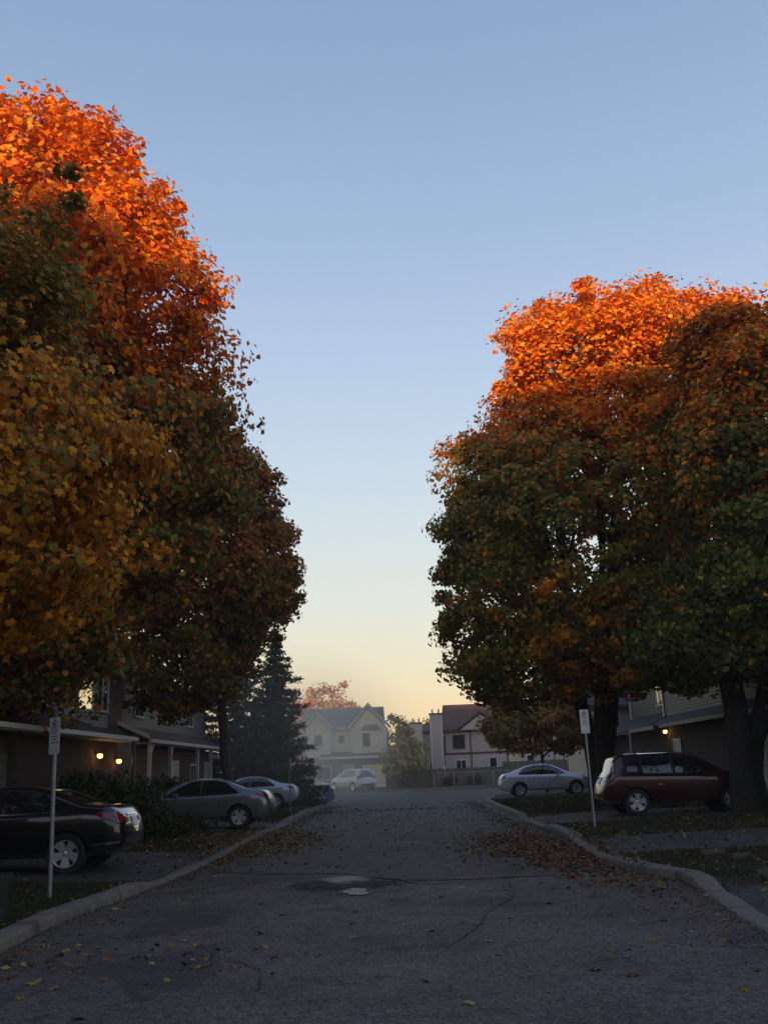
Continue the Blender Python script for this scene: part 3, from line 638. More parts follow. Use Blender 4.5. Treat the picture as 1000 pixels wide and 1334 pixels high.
spruce((-8.7, 51.5, .1), 9.3, 3.1, 72, 'second darker spruce half hidden behind the taller street side spruce')

# ------------------------------------------------------------------ shrubs
def shrub(label, base, rx, ry, h, cols, w, seed, nleaf=3500, leaf=.06, group=None):
    rs = np.random.default_rng(seed); root = thing('shrub', label, 'shrub', base, 0, group)
    tb = MB()
    for k in range(14):
        a = rs.uniform(0, 6.28); e = rs.uniform(.3, .85); tb.tube([(0, 0, 0), (rx * e * .5 * math.cos(a), ry * e * .5 * math.sin(a), h * .5), (rx * e * math.cos(a), ry * e * math.sin(a), h * rs.uniform(.7, .98))], [.018, .012, .004], 4, False)
    tb.build('stem', M['bark'], root)
    lob = [(rs.uniform(-.5, .5) * rx, rs.uniform(-.5, .5) * ry, h * rs.uniform(.3, .65), rs.uniform(.45, .75)) for _ in range(9)]
    i = rs.integers(0, 9, nleaf); d = rs.normal(0, 1, (nleaf, 3)); d /= np.linalg.norm(d, axis=1)[:, None]; s = rs.uniform(.6, 1.05, nleaf)
    L = np.array(lob); p = L[i, :3] + d * (s * L[i, 3])[:, None] * np.array([rx, ry, h * .55]); p[:, 2] = np.clip(p[:, 2], .03, None)
    leaves_mesh('foliage', p, d * .7 + np.array([0, 0, .3]), leaf * rs.uniform(.6, 1.4, nleaf), palette(nleaf, cols, w), STAR3, M['leaf'], root, .5)
DG = [(.03, .045, .018), (.045, .05, .02), (.07, .05, .025)]
shrub('broad dark green shrub between the black car and the grey sedan', (-7.2, 24.8, .1), 1.3, 1.5, 1.7, DG, [4, 3, 1], 81, 6000)
shrub('lower trailing shrub covering the grey sedan front corner', (-6.7, 27.2, .1), 1.4, 1.1, .72, DG, [4, 4, 2], 82, 5000)
shrub('tall dark shrub against the garage wall under the porch lamps', (-8.4, 27.0, .1), .9, 1.6, 2.1, DG, [4, 3, 1], 83, 5000)
shrub('rounded dark shrub beside the brick wall corner post', (-8.0, 33.4, .1), .9, .9, 1.7, DG, [4, 3, 1], 84, 3500)
shrub('reddish brown shrub behind the silver blue sedan tail', (-5.9, 54.5, .1), .8, .8, 1.5, [(.09, .03, .02), (.05, .04, .02)], [3, 2], 85, 2600)
shrub('dark shrub under the spruce beside the bins', (-7.6, 56.5, .1), 1.5, 1.2, 1.7, DG, [4, 3, 1], 86, 3000)
shrub('dull green shrub at the foot of the far plank fence', (5.3, 85.6, .1), .9, .6, 1.0, [(.05, .05, .025), (.08, .05, .03)], [2, 1], 87, 1500)
shrub('russet shrub behind the chain link fence', (3.2, 85.2, .1), .8, .6, .9, [(.10, .04, .025), (.08, .05, .03)], [2, 1], 88, 1500)
shrub('dark evergreen shrub between the silver sedan and the red wagon', (9.3, 43.0, .1), 1.2, 1.2, 1.5, DG, [4, 3, 1], 89, 2600)
shrub('low hedge shrub in front of the right hand brick house', (10.2, 33.8, .1), .5, 1.6, 1.2, DG, [4, 3, 1], 90, 2600)

# ------------------------------------------------------------------ houses
def window(parent, face, u0, u1, z0, z1, d, m='glassdark', fr='trim', bars=1, fw=.08, proud=.05):
    """window in a wall: face 'x+','x-','y-' = direction it looks to; d = plane position; u = the other horizontal axis"""
    def B(mb, a, b, c, e, p0, p1):
        if face == 'y-': mb.box(a, b, d - p1, d - p0, c, e)
        elif face == 'x+': mb.box(d + p0, d + p1, a, b, c, e)
        else: mb.box(d - p1, d - p0, a, b, c, e)
        return mb
    f_ = MB(); B(f_, u0 - fw, u0, z0 - fw, z1 + fw, .003, proud); B(f_, u1, u1 + fw, z0 - fw, z1 + fw, .003, proud)
    B(f_, u0, u1, z1, z1 + fw, .003, proud); B(f_, u0, u1, z0 - fw, z0, .003, proud + .03)
    for k in range(1, bars + 1): c = u0 + (u1 - u0) * k / (bars + 1); B(f_, c - .025, c + .025, z0, z1, .012, proud - .01)
    w = f_.build('window', M[fr], parent); B(MB(), u0, u1, z0, z1, .004, .02).build('pane', M[m], w); return w
def garage_door(parent, face, u0, u1, z0, z1, d, m='doorwhite'):
    for k in range(4):
        a = z0 + (z1 - z0) * k / 4; b = z0 + (z1 - z0) * (k + 1) / 4 - .015; mb = MB(); n = 4
        def B(u_0, u_1, c, e, p0, p1):
            if face == 'y-': mb.box(u_0, u_1, d - p1, d - p0, c, e)
            elif face == 'x+': mb.box(d + p0, d + p1, u_0, u_1, c, e)
            else: mb.box(d - p1, d - p0, u_0, u_1, c, e)
        B(u0, u1, a, b, .003, .03)
        for j in range(n): q = (u1 - u0) / n; B(u0 + q * j + .08, u0 + q * (j + 1) - .08, a + .09, b - .09, .0301, .042)
        mb.build('garage_door_panel', M[m], parent)
def door(parent, face, u0, u1, z0, z1, d, m='doorwhite'):
    def B(mb, a, b, c, e, p0, p1):
        if face == 'y-': mb.box(a, b, d - p1, d - p0, c, e)
        elif face == 'x+': mb.box(d + p0, d + p1, a, b, c, e)
        else: mb.box(d - p1, d - p0, a, b, c, e)
        return mb
    f_ = MB(); B(f_, u0 - .09, u0, z0, z1 + .09, .003, .06); B(f_, u1, u1 + .09, z0, z1 + .09, .003, .06); B(f_, u0, u1, z1, z1 + .09, .003, .06)
    fr = f_.build('door_frame', M['trim'], parent)
    mb = MB(); B(mb, u0, u1, z0, z1, .003, .03); w = (u1 - u0)
    for a, b in ((.1, .45), (.55, .9)):
        for c, e in ((.08, .42), (.5, .92)): B(mb, u0 + w * a, u0 + w * b, z0 + (z1 - z0) * c, z0 + (z1 - z0) * e, .0301, .042)
    dr = mb.build('door', M[m], parent); h = MB(); B(h, u0 + w * .88, u0 + w * .94, z0 + .95, z0 + 1.02, .043, .09); h.build('handle', M['steel'], dr)
def lamp(parent_label, loc, side, lit=True):
    t = thing('porch_lamp', parent_label, 'lamp', loc, 0, 'lit porch lamps')
    s = side
    MB().box(0 * s, .03 * s, -.05, .05, -.02, .12).box(.03 * s, .10 * s, -.012, .012, .09, .11).build('bracket', M['cartrim'], t)
    MB().lathe([(.0, .075), (.075, .055), (.085, .04), (.0, .04)], 12, 'z', (.13 * s, 0, 0)).build('cap', M['cartrim'], t)
    MB().lathe([(.0, .04), (.065, .035), (.085, -.02), (.065, -.075), (.0, -.095)], 14, 'z', (.13 * s, 0, 0)).build('globe', M['bulb'], t, True)
    l = bpy.data.lights.new('porch_light', 'POINT'); l.energy = 2.2; l.color = (1, .55, .22); l.shadow_soft_size = .08
    lo = bpy.data.objects.new('porch_light', l); C.objects.link(lo); lo.parent = t; lo.location = (.30 * s, 0, -.02)
def shutter_row(*a): pass

# H1 left near row
def house_left(y0, y1, label, near=True):
    h = thing('townhouse', label, 'house', (-9.5, (y0 + y1) / 2, 0)); oy = (y0 + y1) / 2; ox = -9.5
    A, B = y0 - oy, y1 - oy
    MB().box(-9, 0, A, B, 0, 2.78).build('wall', M['brickdark'], h)
    MB().box(-9, -.55, A + .002, B - .002, 2.78, 5.25).build('upper_wall', M['sidgrey'], h)
    MB().prism([(.55, 2.86), (.55, 2.94), (-.548, 3.46), (-.548, 3.36)], 'y', A - .25, B + .15).build('porch_roof', M['shdark'], h)
    MB().box(.551, .66, A - .25, B + .15, 2.83, 2.945).build('gutter', M['trim'], h)
    MB().box(0.002, .55, A, B, 2.80, 2.858).build('soffit', M['trim'], h)
    MB().prism([(-.2, 5.18), (-.2, 5.30), (-4.8, 7.6), (-9.4, 5.30), (-9.4, 5.18)], 'y', A - .35, B + .35).build('roof', M['shbrown'], h)
    MB().box(-.199, -.09, A - .35, B + .35, 5.16, 5.30).build('fascia', M['trim'], h)
    return h, ox, oy
h1, ox, oy = house_left(9.5, 33.2, 'dark near townhouse on the left with long low porch roof and two lit lamps')
B_ = 33.2 - oy
for k, (a, b) in enumerate(((17 - oy, 19.6 - oy), (22 - oy, 24.6 - oy))): garage_door(h1, 'x+', a, b, 0.1, 2.3, 0, 'doorwhite' if 0 else 'fence')
for y in (27.6, 30.2, 33.1): MB().box(-.549, -.50, y - oy - .07, y - oy + .07, 3.44, 5.17).build('corner_board', M['trim'], h1)
window(h1, 'x+', 28.3 - oy, 29.6 - oy, 4.1, 4.75, -.55)
# bay
MB().prism([(-.549, 30.45 - oy), (-.05, 30.85 - oy), (-.05, 32.2 - oy), (-.549, 32.6 - oy)], 'z', 3.22, 5.0).build('bay', M['sidgrey'], h1)
window(h1, 'x+', 31.0 - oy, 32.05 - oy, 3.75, 4.75, -.05)
a_ = Matrix.Translation((-.30, 30.65 - oy, 0)) @ Matrix.Rotation(math.atan2(.4, .5), 4, 'Z')
wf = MB().box(-.26, -.20, -.05, -.003, 3.68, 4.86, a_).box(.20, .26, -.05, -.003, 3.68, 4.86, a_).box(-.20, .20, -.05, -.003, 4.78, 4.86, a_).box(-.20, .20, -.06, -.003, 3.68, 3.75, a_).build('bay_window', M['trim'], h1)
MB().box(-.20, .20, -.02, -.004, 3.75, 4.78, a_).build('pane', M['glowpane'], wf)
MB().prism([(30.3 - oy, 5.0), (32.75 - oy, 5.0), (31.52 - oy, 6.5)], 'x', -2.0, .05).build('gable', M['sidgrey'], h1)
MB().prism([(30.1 - oy, 5.0), (30.3 - oy, 4.92), (31.52 - oy, 6.5), (31.52 - oy, 6.68)], 'x', -2.0, .22).prism([(32.95 - oy, 5.0), (31.52 - oy, 6.68), (31.52 - oy, 6.5), (32.75 - oy, 4.92)], 'x', -2.0, .22).build('gable_trim', M['trim'], h1)
lamp('left lit porch lamp of the pair under the dark left porch roof', (-9.49, 30.9, 2.36), 1)
lamp('right lit porch lamp of the pair, by the dark porch end post', (-9.49, 32.95, 2.22), 1)
MB().tube([(.58, B_ - .2, 0.1), (.58, B_ - .2, 2.82)], .05, 8).build('downpipe', M['cartrim'], h1)

# H2 left second row
h2, ox2, oy2 = house_left(35.4, 50.5, 'second left townhouse with beige side wall, brick porch and brown shingle roof')
for ch in list(h2.children):
    if ch.name.startswith('wall'): ch.data.materials[0] = M['brickred']
    if ch.name.startswith('upper_wall'): ch.data.materials[0] = M['sidbeige']
    if ch.name.startswith('porch_roof'): ch.data.materials[0] = M['shbrown']
A2 = 35.4 - oy2; B2 = 50.5 - oy2
MB().box(-8.9, .02, A2 - .06, A2 - .002, 0, 2.9).box(-8.9, -.5, A2 - .06, A2 - .002, 2.9, 5.2).build('side_siding', M['sidbeige'], h2)
MB().prism([(.56, 2.95), (-.55, 3.47), (-.55, 3.62), (.56, 3.10)], 'y', A2 - .32, A2 - .255).build('rake_board', M['trim'], h2)
for y in (35.5, 38.6, 43.6, 46.5, 50.3): MB().box(.42, .54, y - oy2 - .06, y - oy2 + .06, .1, 2.80).build('porch_post', M['trim'], h2)
for y in (35.7, 38.8): MB().prism([(y - oy2, 2.5), (y - oy2 + .35, 2.79), (y - oy2 + .25, 2.79), (y - oy2, 2.6)], 'x', .45, .52).build('post_brace', M['trim'], h2)
door(h2, 'x+', 40.8 - oy2, 41.9 - oy2, .15, 2.2, 0)
door(h2, 'x+', 47.4 - oy2, 48.4 - oy2, .15, 2.2, 0)
window(h2, 'x+', 44.4 - oy2, 45.6 - oy2, 1.0, 2.1, 0)
for a in (37.2, 41.5, 46): window(h2, 'x+', a - oy2, a + 1.2 - oy2, 3.9, 4.8, -.55)
MB().box(.10, .5, B2 - 2.6, B2 + .1, 2.45, 2.60).build('porch_lintel', M['trim'], h2)

# H3 cream gabled house at the end of the street
h3 = thing('gabled_house', 'cream two gabled house closing the street with pale garage door', 'house', (-5.2, 92.5, 0)); hx, hy = -5.2, 92.5
def X(x): return x - hx
def Y_(y): return y - hy
MB().box(X(-9.4), X(-1.3), Y_(93), Y_(103), 0, 2.95).build('wall', M['brickfar'], h3)
MB().box(X(-9.4), X(-2.0), Y_(93.8), Y_(102.5), 2.95, 5.5).build('upper_wall', M['sidcream'], h3)
MB().box(X(-5.2), X(-2.05), Y_(93.3), Y_(93.8), 2.95, 5.5).build('bay_wall', M['sidcream'], h3)
MB().box(X(-9.4), X(-7.1), Y_(93.3), Y_(93.8), 2.95, 5.5).build('bay_wall', M['sidcream'], h3)
MB().prism([(Y_(92.3), 2.80), (Y_(92.3), 2.90), (Y_(93.8), 3.35), (Y_(93.8), 3.2)], 'x', X(-8.1), X(-1.15)).build('porch_roof', M['shbrown'], h3)
MB().box(X(-8.1), X(-1.15), Y_(92.2), Y_(92.299), 2.72, 2.92).build('gutter', M['trim'], h3)
MB().prism([(Y_(93.5), 5.42), (Y_(93.5), 5.52), (Y_(98), 7.55), (Y_(102.8), 5.5), (Y_(102.8), 5.4)], 'x', X(-9.9), X(-2.3)).build('roof', M['shgrey'], h3)
MB().box(X(-7.15), X(-5.2), Y_(93.42), Y_(93.499), 5.36, 5.54).build('fascia', M['trim'], h3)
def gable(parent, xl, xr, xp, ze, zp, yf, yb, wallm):
    MB().prism([(X(xl), ze), (X(xr), ze), (X(xp), zp)], 'y', Y_(yf), Y_(yb)).build('gable_wall', M[wallm], parent)
    t = .16
    MB().prism([(X(xl - .22), ze - .12), (X(xp), zp + .06), (X(xp), zp + .24), (X(xl - .32), ze)], 'y', Y_(yf - .28), Y_(yf - .2)).prism([(X(xr + .22), ze - .12), (X(xr + .32), ze), (X(xp), zp + .24), (X(xp), zp + .06)], 'y', Y_(yf - .28), Y_(yf - .2)).build('rake_trim', M['trim'], parent)
    MB().prism([(X(xl - .32), ze + .0), (X(xp), zp + .241), (X(xp), zp + .34), (X(xl - .42), ze + .04)], 'y', Y_(yf - .3), Y_(yb)).prism([(X(xr + .32), ze), (X(xr + .42), ze + .04), (X(xp), zp + .34), (X(xp), zp + .241)], 'y', Y_(yf - .3), Y_(yb)).build('gable_roof', M['shgrey'], parent)
gable(h3, -5.2, -2.05, -3.62, 5.502, 7.35, 93.3, 97.5, 'sidcream')
gable(h3, -9.4, -7.1, -8.3, 5.502, 6.85, 93.3, 96.5, 'sidcream')
garage_door(h3, 'y-', X(-4.3), X(-2.15), .05, 2.15, Y_(93), 'doorcream')
door(h3, 'y-', X(-5.9), X(-5.1), .1, 2.1, Y_(93), 'doorwhite')
window(h3, 'y-', X(-4.2), X(-3.55), 3.75, 4.95, Y_(93.3), bars=0)
window(h3, 'y-', X(-3.4), X(-2.7), 3.75, 4.95, Y_(93.3), m='sidcream', bars=0)
window(h3, 'y-', X(-6.4), X(-5.95), 4.15, 4.85, Y_(93.8), bars=0)
window(h3, 'y-', X(-8.6), X(-7.9), 4.0, 4.9, Y_(93.3), bars=0)
MB().prism([(X(-4.4), 5.25), (X(-2.55), 5.25), (X(-2.95), 5.7), (X(-3.95), 5.7)], 'y', Y_(93.1), Y_(93.298)).build('window_hood', M['shgrey'], h3)
for x in (-5.15, -2.12, -7.15): MB().box(X(x) - .07, X(x) + .07, Y_(93.24), Y_(93.298), 3.4, 5.49).build('corner_board', M['trim'], h3)
window(h3, 'y-', X(-8.4), X(-7.2), 1.0, 2.1, Y_(93), bars=1)

# H4 far row with chimney stacks
h4 = thing('row_house', 'plain tan house half hidden behind trees between cream house and chimneys', 'house', (0.5, 96, 0)); hx, hy = .5, 96
MB().box(X(-1.2), X(3.2), Y_(96), Y_(104), 0, 4.9).build('wall', M['sidtan'], h4)
MB().prism([(Y_(95.6), 4.85), (Y_(95.6), 4.97), (Y_(99), 5.7), (Y_(104.4), 4.97), (Y_(104.4), 4.85)], 'x', X(-1.25), X(3.4)).build('roof', M['shred'], h4)
window(h4, 'y-', X(-.6), X(.2), 1.2, 2.2, Y_(96)); window(h4, 'y-', X(1.9), X(2.7), 1.3, 2.2, Y_(96))
def chimney(label, x0, x1, y, z, m):
    t = thing('chimney_stack', label, 'chimney', ((x0 + x1) / 2, y, 0)); w = (x1 - x0) / 2
    MB().box(-w, w, -.35, .35, 0, z - .12).build('stack', M[m], t); MB().box(-w - .05, w + .05, -.4, .4, z - .119, z).build('cap', M['trimbrown'], t)
    for k in (-.5, .5): MB().tube([(k * w, 0, z), (k * w, 0, z + .35)], .07, 8).build('flue_pipe', M['steel'], t)
    MB().box(-w, -w + .09, -.36, -.351, 0, z - .12).box(w - .09, w, -.36, -.351, 0, z - .12).build('corner_trim', M['trim'], t)
chimney('left pale chimney stack rising from the ground beside the tan house', .15, 1.2, 89.5, 5.55, 'stucco')
chimney('right taller pale chimney stack at the mauve house end', 1.88, 2.95, 88.9, 6.25, 'sidmauve')

# H5 mauve house behind the fence
h5 = thing('row_house', 'mauve half timbered house with brown trim beyond the plank fence', 'house', (3.05, 89.6, -.2), R(-5)); h5.scale = (1.13, 1.13, 1.13)
MB().box(0, 14, 0, 9, 0, 4.35).build('wall', M['sidmauve'], h5)
MB().prism([(-.35, 4.28), (-.35, 4.42), (4.5, 6.6), (9.3, 4.42), (9.3, 4.28)], 'x', -.2, 9.2).build('roof', M['shred'], h5)
MB().prism([(1.3, 4.36), (4.5, 4.36), (2.9, 5.5)], 'y', -.6, 3.0).build('gable_wall', M['sidmauve'], h5)
MB().prism([(1.0, 4.28), (2.9, 5.62), (2.9, 5.76), (.85, 4.36)], 'y', -.7, 4).prism([(4.8, 4.28), (4.95, 4.36), (2.9, 5.76), (2.9, 5.62)], 'y', -.7, 4).build('gable_roof', M['shred'], h5)
MB().box(-.01, 14, -.05, -.002, 2.55, 2.70).build('trim_band', M['trimbrown'], h5)
for x in (0.03, 2.0, 4.75): MB().box(x, x + .1, -.048, -.002, 2.701, 4.27).build('trim_post', M['trimbrown'], h5)
for x in (2.0, 4.75): MB().box(x, x + .1, -.048, -.002, 0, 2.549).build('trim_post', M['trimbrown'], h5)
window(h5, 'y-', .75, 1.55, 2.95 + .1, 3.95, 0, fr='trimbrown', bars=0); window(h5, 'y-', 3.55, 4.1, 3.1, 4.1, 0, fr='trimbrown', bars=0)
window(h5, 'y-', .9, 1.6, 1.3, 2.1, 0, bars=1); window(h5, 'y-', 3.45, 3.95, 1.2, 2.2, 0, bars=0); window(h5, 'y-', 6.3, 6.8, 1.4, 2.3, 0, bars=0)
MB().box(4.3, 4.74, -.03, -.002, 2.75, 4.5).build('white_panel', M['trim'], h5)
MB().box(4.9, 6.1, -.03, -.002, 1.3, 2.5).build('cream_panel', M['stucco'], h5)
MB().box(5.2, 6.9, -.03, -.002, 2.9, 3.5).build('cream_panel', M['stucco'], h5)

# fences
fz = thing('plank_fence', 'weathered plank fence along the far side of the bend', 'fence', (-2.05, 87.0, .05))
def fence_line(parent, pts, hgt, bw=.14):
    mb = MB(); 
    for (xa, ya), (xb, yb) in zip(pts, pts[1:]):
        L = math.hypot(xb - xa, yb - ya); a = math.atan2(yb - ya, xb - xa); n = int(L / (bw + .012)); m_ = Matrix.Translation((xa, ya, 0)) @ Matrix.Rotation(a, 4, 'Z')
        for k in range(n): u = k * (bw + .012); hh = hgt + random.uniform(-.03, .03); mb.box(u, u + bw, -.012 + random.uniform(-.004, .004), .012, .03, hh, m_)
        for z in (.3, hgt - .3): MB().box(0, L, .013, .05, z, z + .08, m_).build('rail', M['fence'], parent)
        for k in range(int(L / 2.4) + 1): MB().box(k * 2.4 - .05, k * 2.4 + .05, .051, .15, 0, hgt + .06, m_).build('post', M['fence'], parent)
    o = mb.build('board_panel', M['fence'], parent); o['kind'] = 'stuff'
fence_line(fz, [(0, 0), (4.5, -.6), (9.9, .3)], 1.5)
ft = thing('plank_fence', 'lighter grey plank fence behind the silver sedan roof', 'fence', (7.9, 87.0, .08))
fence_line(ft, [(0, 0), (9, 1.4)], 1.85)
cf = thing('chain_fence', 'thin chain link fence in front of the far shrubs', 'fence', (1.9, 83.6, .05))
for x in (0, 1.6, 3.2, 4.8, 6.4, 8.0): MB().tube([(x, x * .06, 0), (x, x * .06, 1.2)], .03, 6).build('post', M['steel'], cf)
MB().tube([(0, 0, 1.18), (8, .48, 1.18)], .025, 6).build('rail', M['steel'], cf)
mb = MB()
for k in range(52):
    u = k * .15; 
    mb.tube([(u, u * .06, .05), (u + .5, (u + .5) * .06, 1.17)], .003, 3, False).tube([(u + .5, (u + .5) * .06, .05), (u, u * .06, 1.17)], .003, 3, False)
o = mb.build('wire_mesh', M['steel'], cf); o['kind'] = 'stuff'

# H7 right row
h7 = thing('townhouse', 'dark townhouse row on the right with taupe siding and a lit porch lamp', 'house', (10.6, 40, 0)); hx, hy = 10.6, 40
MB().box(X(10.6), X(20), Y_(24), Y_(54), 0, 2.85).build('wall', M['brickdark'], h7)
MB().box(X(11.1), X(19.9), Y_(24), Y_(44.3), 2.85, 5.6).build('upper_wall', M['siddark'], h7)
MB().box(X(11.8), X(19.9), Y_(44.31), Y_(54), 2.85, 5.6).build('upper_wall', M['siddark'], h7)
MB().box(X(11.04), X(11.098), Y_(44.2), Y_(44.36), 3.3, 5.55).build('corner_board', M['trim'], h7)
MB().box(X(11.72), X(11.798), Y_(53.84), Y_(54.05), 3.3, 5.55).build('corner_board', M['trim'], h7)
MB().prism([(X(10.0), 2.86), (X(10.0), 2.94), (X(11.098), 3.42), (X(11.098), 3.3)], 'y', Y_(23.8), Y_(43.5)).build('porch_roof', M['shdark'], h7)
MB().prism([(X(10.0), 2.86), (X(10.0), 2.94), (X(11.798), 3.72), (X(11.798), 3.6)], 'y', Y_(44.0), Y_(54.2)).build('porch_roof', M['shdark'], h7)
MB().box(X(9.88), X(9.999), Y_(23.8), Y_(40.5), 2.82, 2.95).build('gutter', M['trimdull'], h7)
MB().box(X(9.88), X(9.999), Y_(41.5), Y_(46.2), 2.80, 2.95).build('gutter', M['trimdull'], h7)
MB().prism([(X(10.8), 5.55), (X(10.8), 5.68), (X(15.5), 7.9), (X(20.3), 5.68), (X(20.3), 5.55)], 'y', Y_(23.7), Y_(54.3)).build('roof', M['shdark'], h7)
MB().box(X(10.69), X(10.799), Y_(23.7), Y_(54.3), 5.52, 5.68).build('fascia', M['trimdull'], h7)
garage_door(h7, 'x-', Y_(28.6), Y_(31.3), .15, 2.5, X(10.6))
door(h7, 'x-', Y_(40.2), Y_(41.2), .2, 2.3, X(10.6))
window(h7, 'x-', Y_(40.5), Y_(42), 4.2, 5.2, X(11.1)); window(h7, 'x-', Y_(34), Y_(36), 4.0, 5.1, X(11.1)); window(h7, 'x-', Y_(47), Y_(48.4), 4.1, 5.1, X(11.8))
MB().tube([(X(10.1), Y_(47.0), .1), (X(10.1), Y_(47.0), 2.86)], .05, 8).build('downpipe', M['trim'], h7)
lamp('single lit porch lamp above the red wagon roof', (10.59, 42.0, 2.72), -1)
# pale house seen past the right maple trunks
h8 = thing('townhouse', 'pale gable wall glimpsed behind the right maple trunks', 'house', (11.5, 60, 0)); hx, hy = 11.5, 60
MB().box(X(10.4), X(20), Y_(57), Y_(68), 0, 4.6).build('wall', M['sidtan'], h8)
MB().prism([(Y_(56.6), 4.5), (Y_(56.6), 4.62), (Y_(62.5), 7.4), (Y_(68.4), 4.62), (Y_(68.4), 4.5)], 'x', X(10.0), X(20.3)).build('roof', M['shdark'], h8)
MB().prism([(Y_(57), 4.6), (Y_(68), 4.6), (Y_(62.5), 7.1)], 'x', X(10.38), X(10.399)).build('gable_wall', M['trim'], h8)
window(h8, 'y-', X(10.9), X(11.7), 1.2, 2.3, Y_(57)); window(h8, 'y-', X(10.9), X(11.7), 3.2, 4.2, Y_(57))

# added unseen blocks behind the camera, sized to keep low sun off the street
for i, (x, y, w, hh) in enumerate([(-70, -63, 38, 19.4), (-30, -64, 38, 20.6), (10, -64, 38, 22.0), (50, -63, 38, 21.6)]):
    t = thing('shade_block', 'unseen seven storey block added behind the viewpoint to cast shade', 'shade caster', (x, y, 0), 0, 'shade blocks added behind the viewpoint'); d = 14
    MB().box(-w / 2, w / 2, -d / 2, d / 2, 0, hh).build('wall', M['brickred'], t)
    MB().box(-w / 2 - .15, w / 2 + .15, -d / 2 - .15, d / 2 + .15, hh + .001, hh + .3).box(-4, 3, -3, 3, hh + .301, hh + 2.2).build('roof', M['concrete'], t)
    pane = None
    for k in range(11):
        for fl in range(7):
            u = -w / 2 + 1.4 + k * (w - 4.2) / 10; z = .9 + fl * 2.85; f_ = MB().box(u - .06, u + 1.46, d / 2 + .003, d / 2 + .05, z - .06, z + 1.46).box(u, u + 1.4, d / 2 + .051, d / 2 + .06, z, z + 1.4)
            pane = f_ if pane is None else pane.add(f_.v, f_.f)
    pane.build('windows', M['glassdark'], t)['kind'] = 'stuff'

# ------------------------------------------------------------------ cars
def interp(tab, x):
    xs = [t[0] for t in tab]; ys = [t[1] for t in tab]; return float(np.interp(x, xs, ys))
def smooth_tab(tab, n=90):
    xs = np.array([t[0] for t in tab]); ys = np.array([t[1] for t in tab]); X_ = np.linspace(xs[0], xs[-1], 400); Y = np.interp(X_, xs, ys)
    k = np.hanning(13); k /= k.sum(); Yp = np.pad(Y, 6, mode='edge'); Ys = np.convolve(Yp, k, 'valid'); Ys[:4] = Y[:4]; Ys[-4:] = Y[-4:]; return list(zip(X_, Ys))
WHEEL_CACHE = {}
def wheel_meshes(r, spokes, style):
    key = (r, spokes, style)
    if key in WHEEL_CACHE: return WHEEL_CACHE[key]
    t = MB().lathe([(r * .66, -.10), (r * .93, -.105), (r, -.07), (r, .07), (r * .93, .105), (r * .70, .10), (r * .66, .09), (r * .66, -.10)], 36)
    rim = MB().lathe([(r * .69, .085), (r * .665, .10), (r * .63, .09), (r * .61, .03), (r * .60, -.06)], 36)
    hub = MB().lathe([(.0, .078), (.04, .076), (.065, .06), (.07, .03)], 20); rim.add(hub.v, hub.f)
    back = MB().lathe([(0, -.03), (r * .62, -.03)], 30)
    for k in range(spokes):
        a = 2 * PI * k / spokes + .3; m_ = Matrix.Rotation(a, 4, 'Y'); w0, w1 = (.042, .078) if style == 'wide' else (.032, .034)
        v = [Vector((x_, y_, z_)) for x_, y_, z_ in ((.04, .072, -w0), (r * .63, .088, -w1), (r * .63, .088, w1), (.04, .072, w0), (.04, .035, -w0 * 1.2), (r * .63, .05, -w1 * 1.2), (r * .63, .05, w1 * 1.2), (.04, .035, w0 * 1.2))]
        rim.add([m_ @ p for p in v], [(0, 1, 2, 3)[::-1], (4, 5, 6, 7), (0, 1, 5, 4), (3, 2, 6, 7)[::-1]])
    res = []
    for mb, nm, mt in ((t, 'tyre', M['rubber']), (rim, 'wheel', M['alloy']), (back, 'brake_disc', M['well'])):
        o = mb.build(nm, mt, None, True); res.append(o.data); bpy.data.objects.remove(o)
    WHEEL_CACHE[key] = res; return res

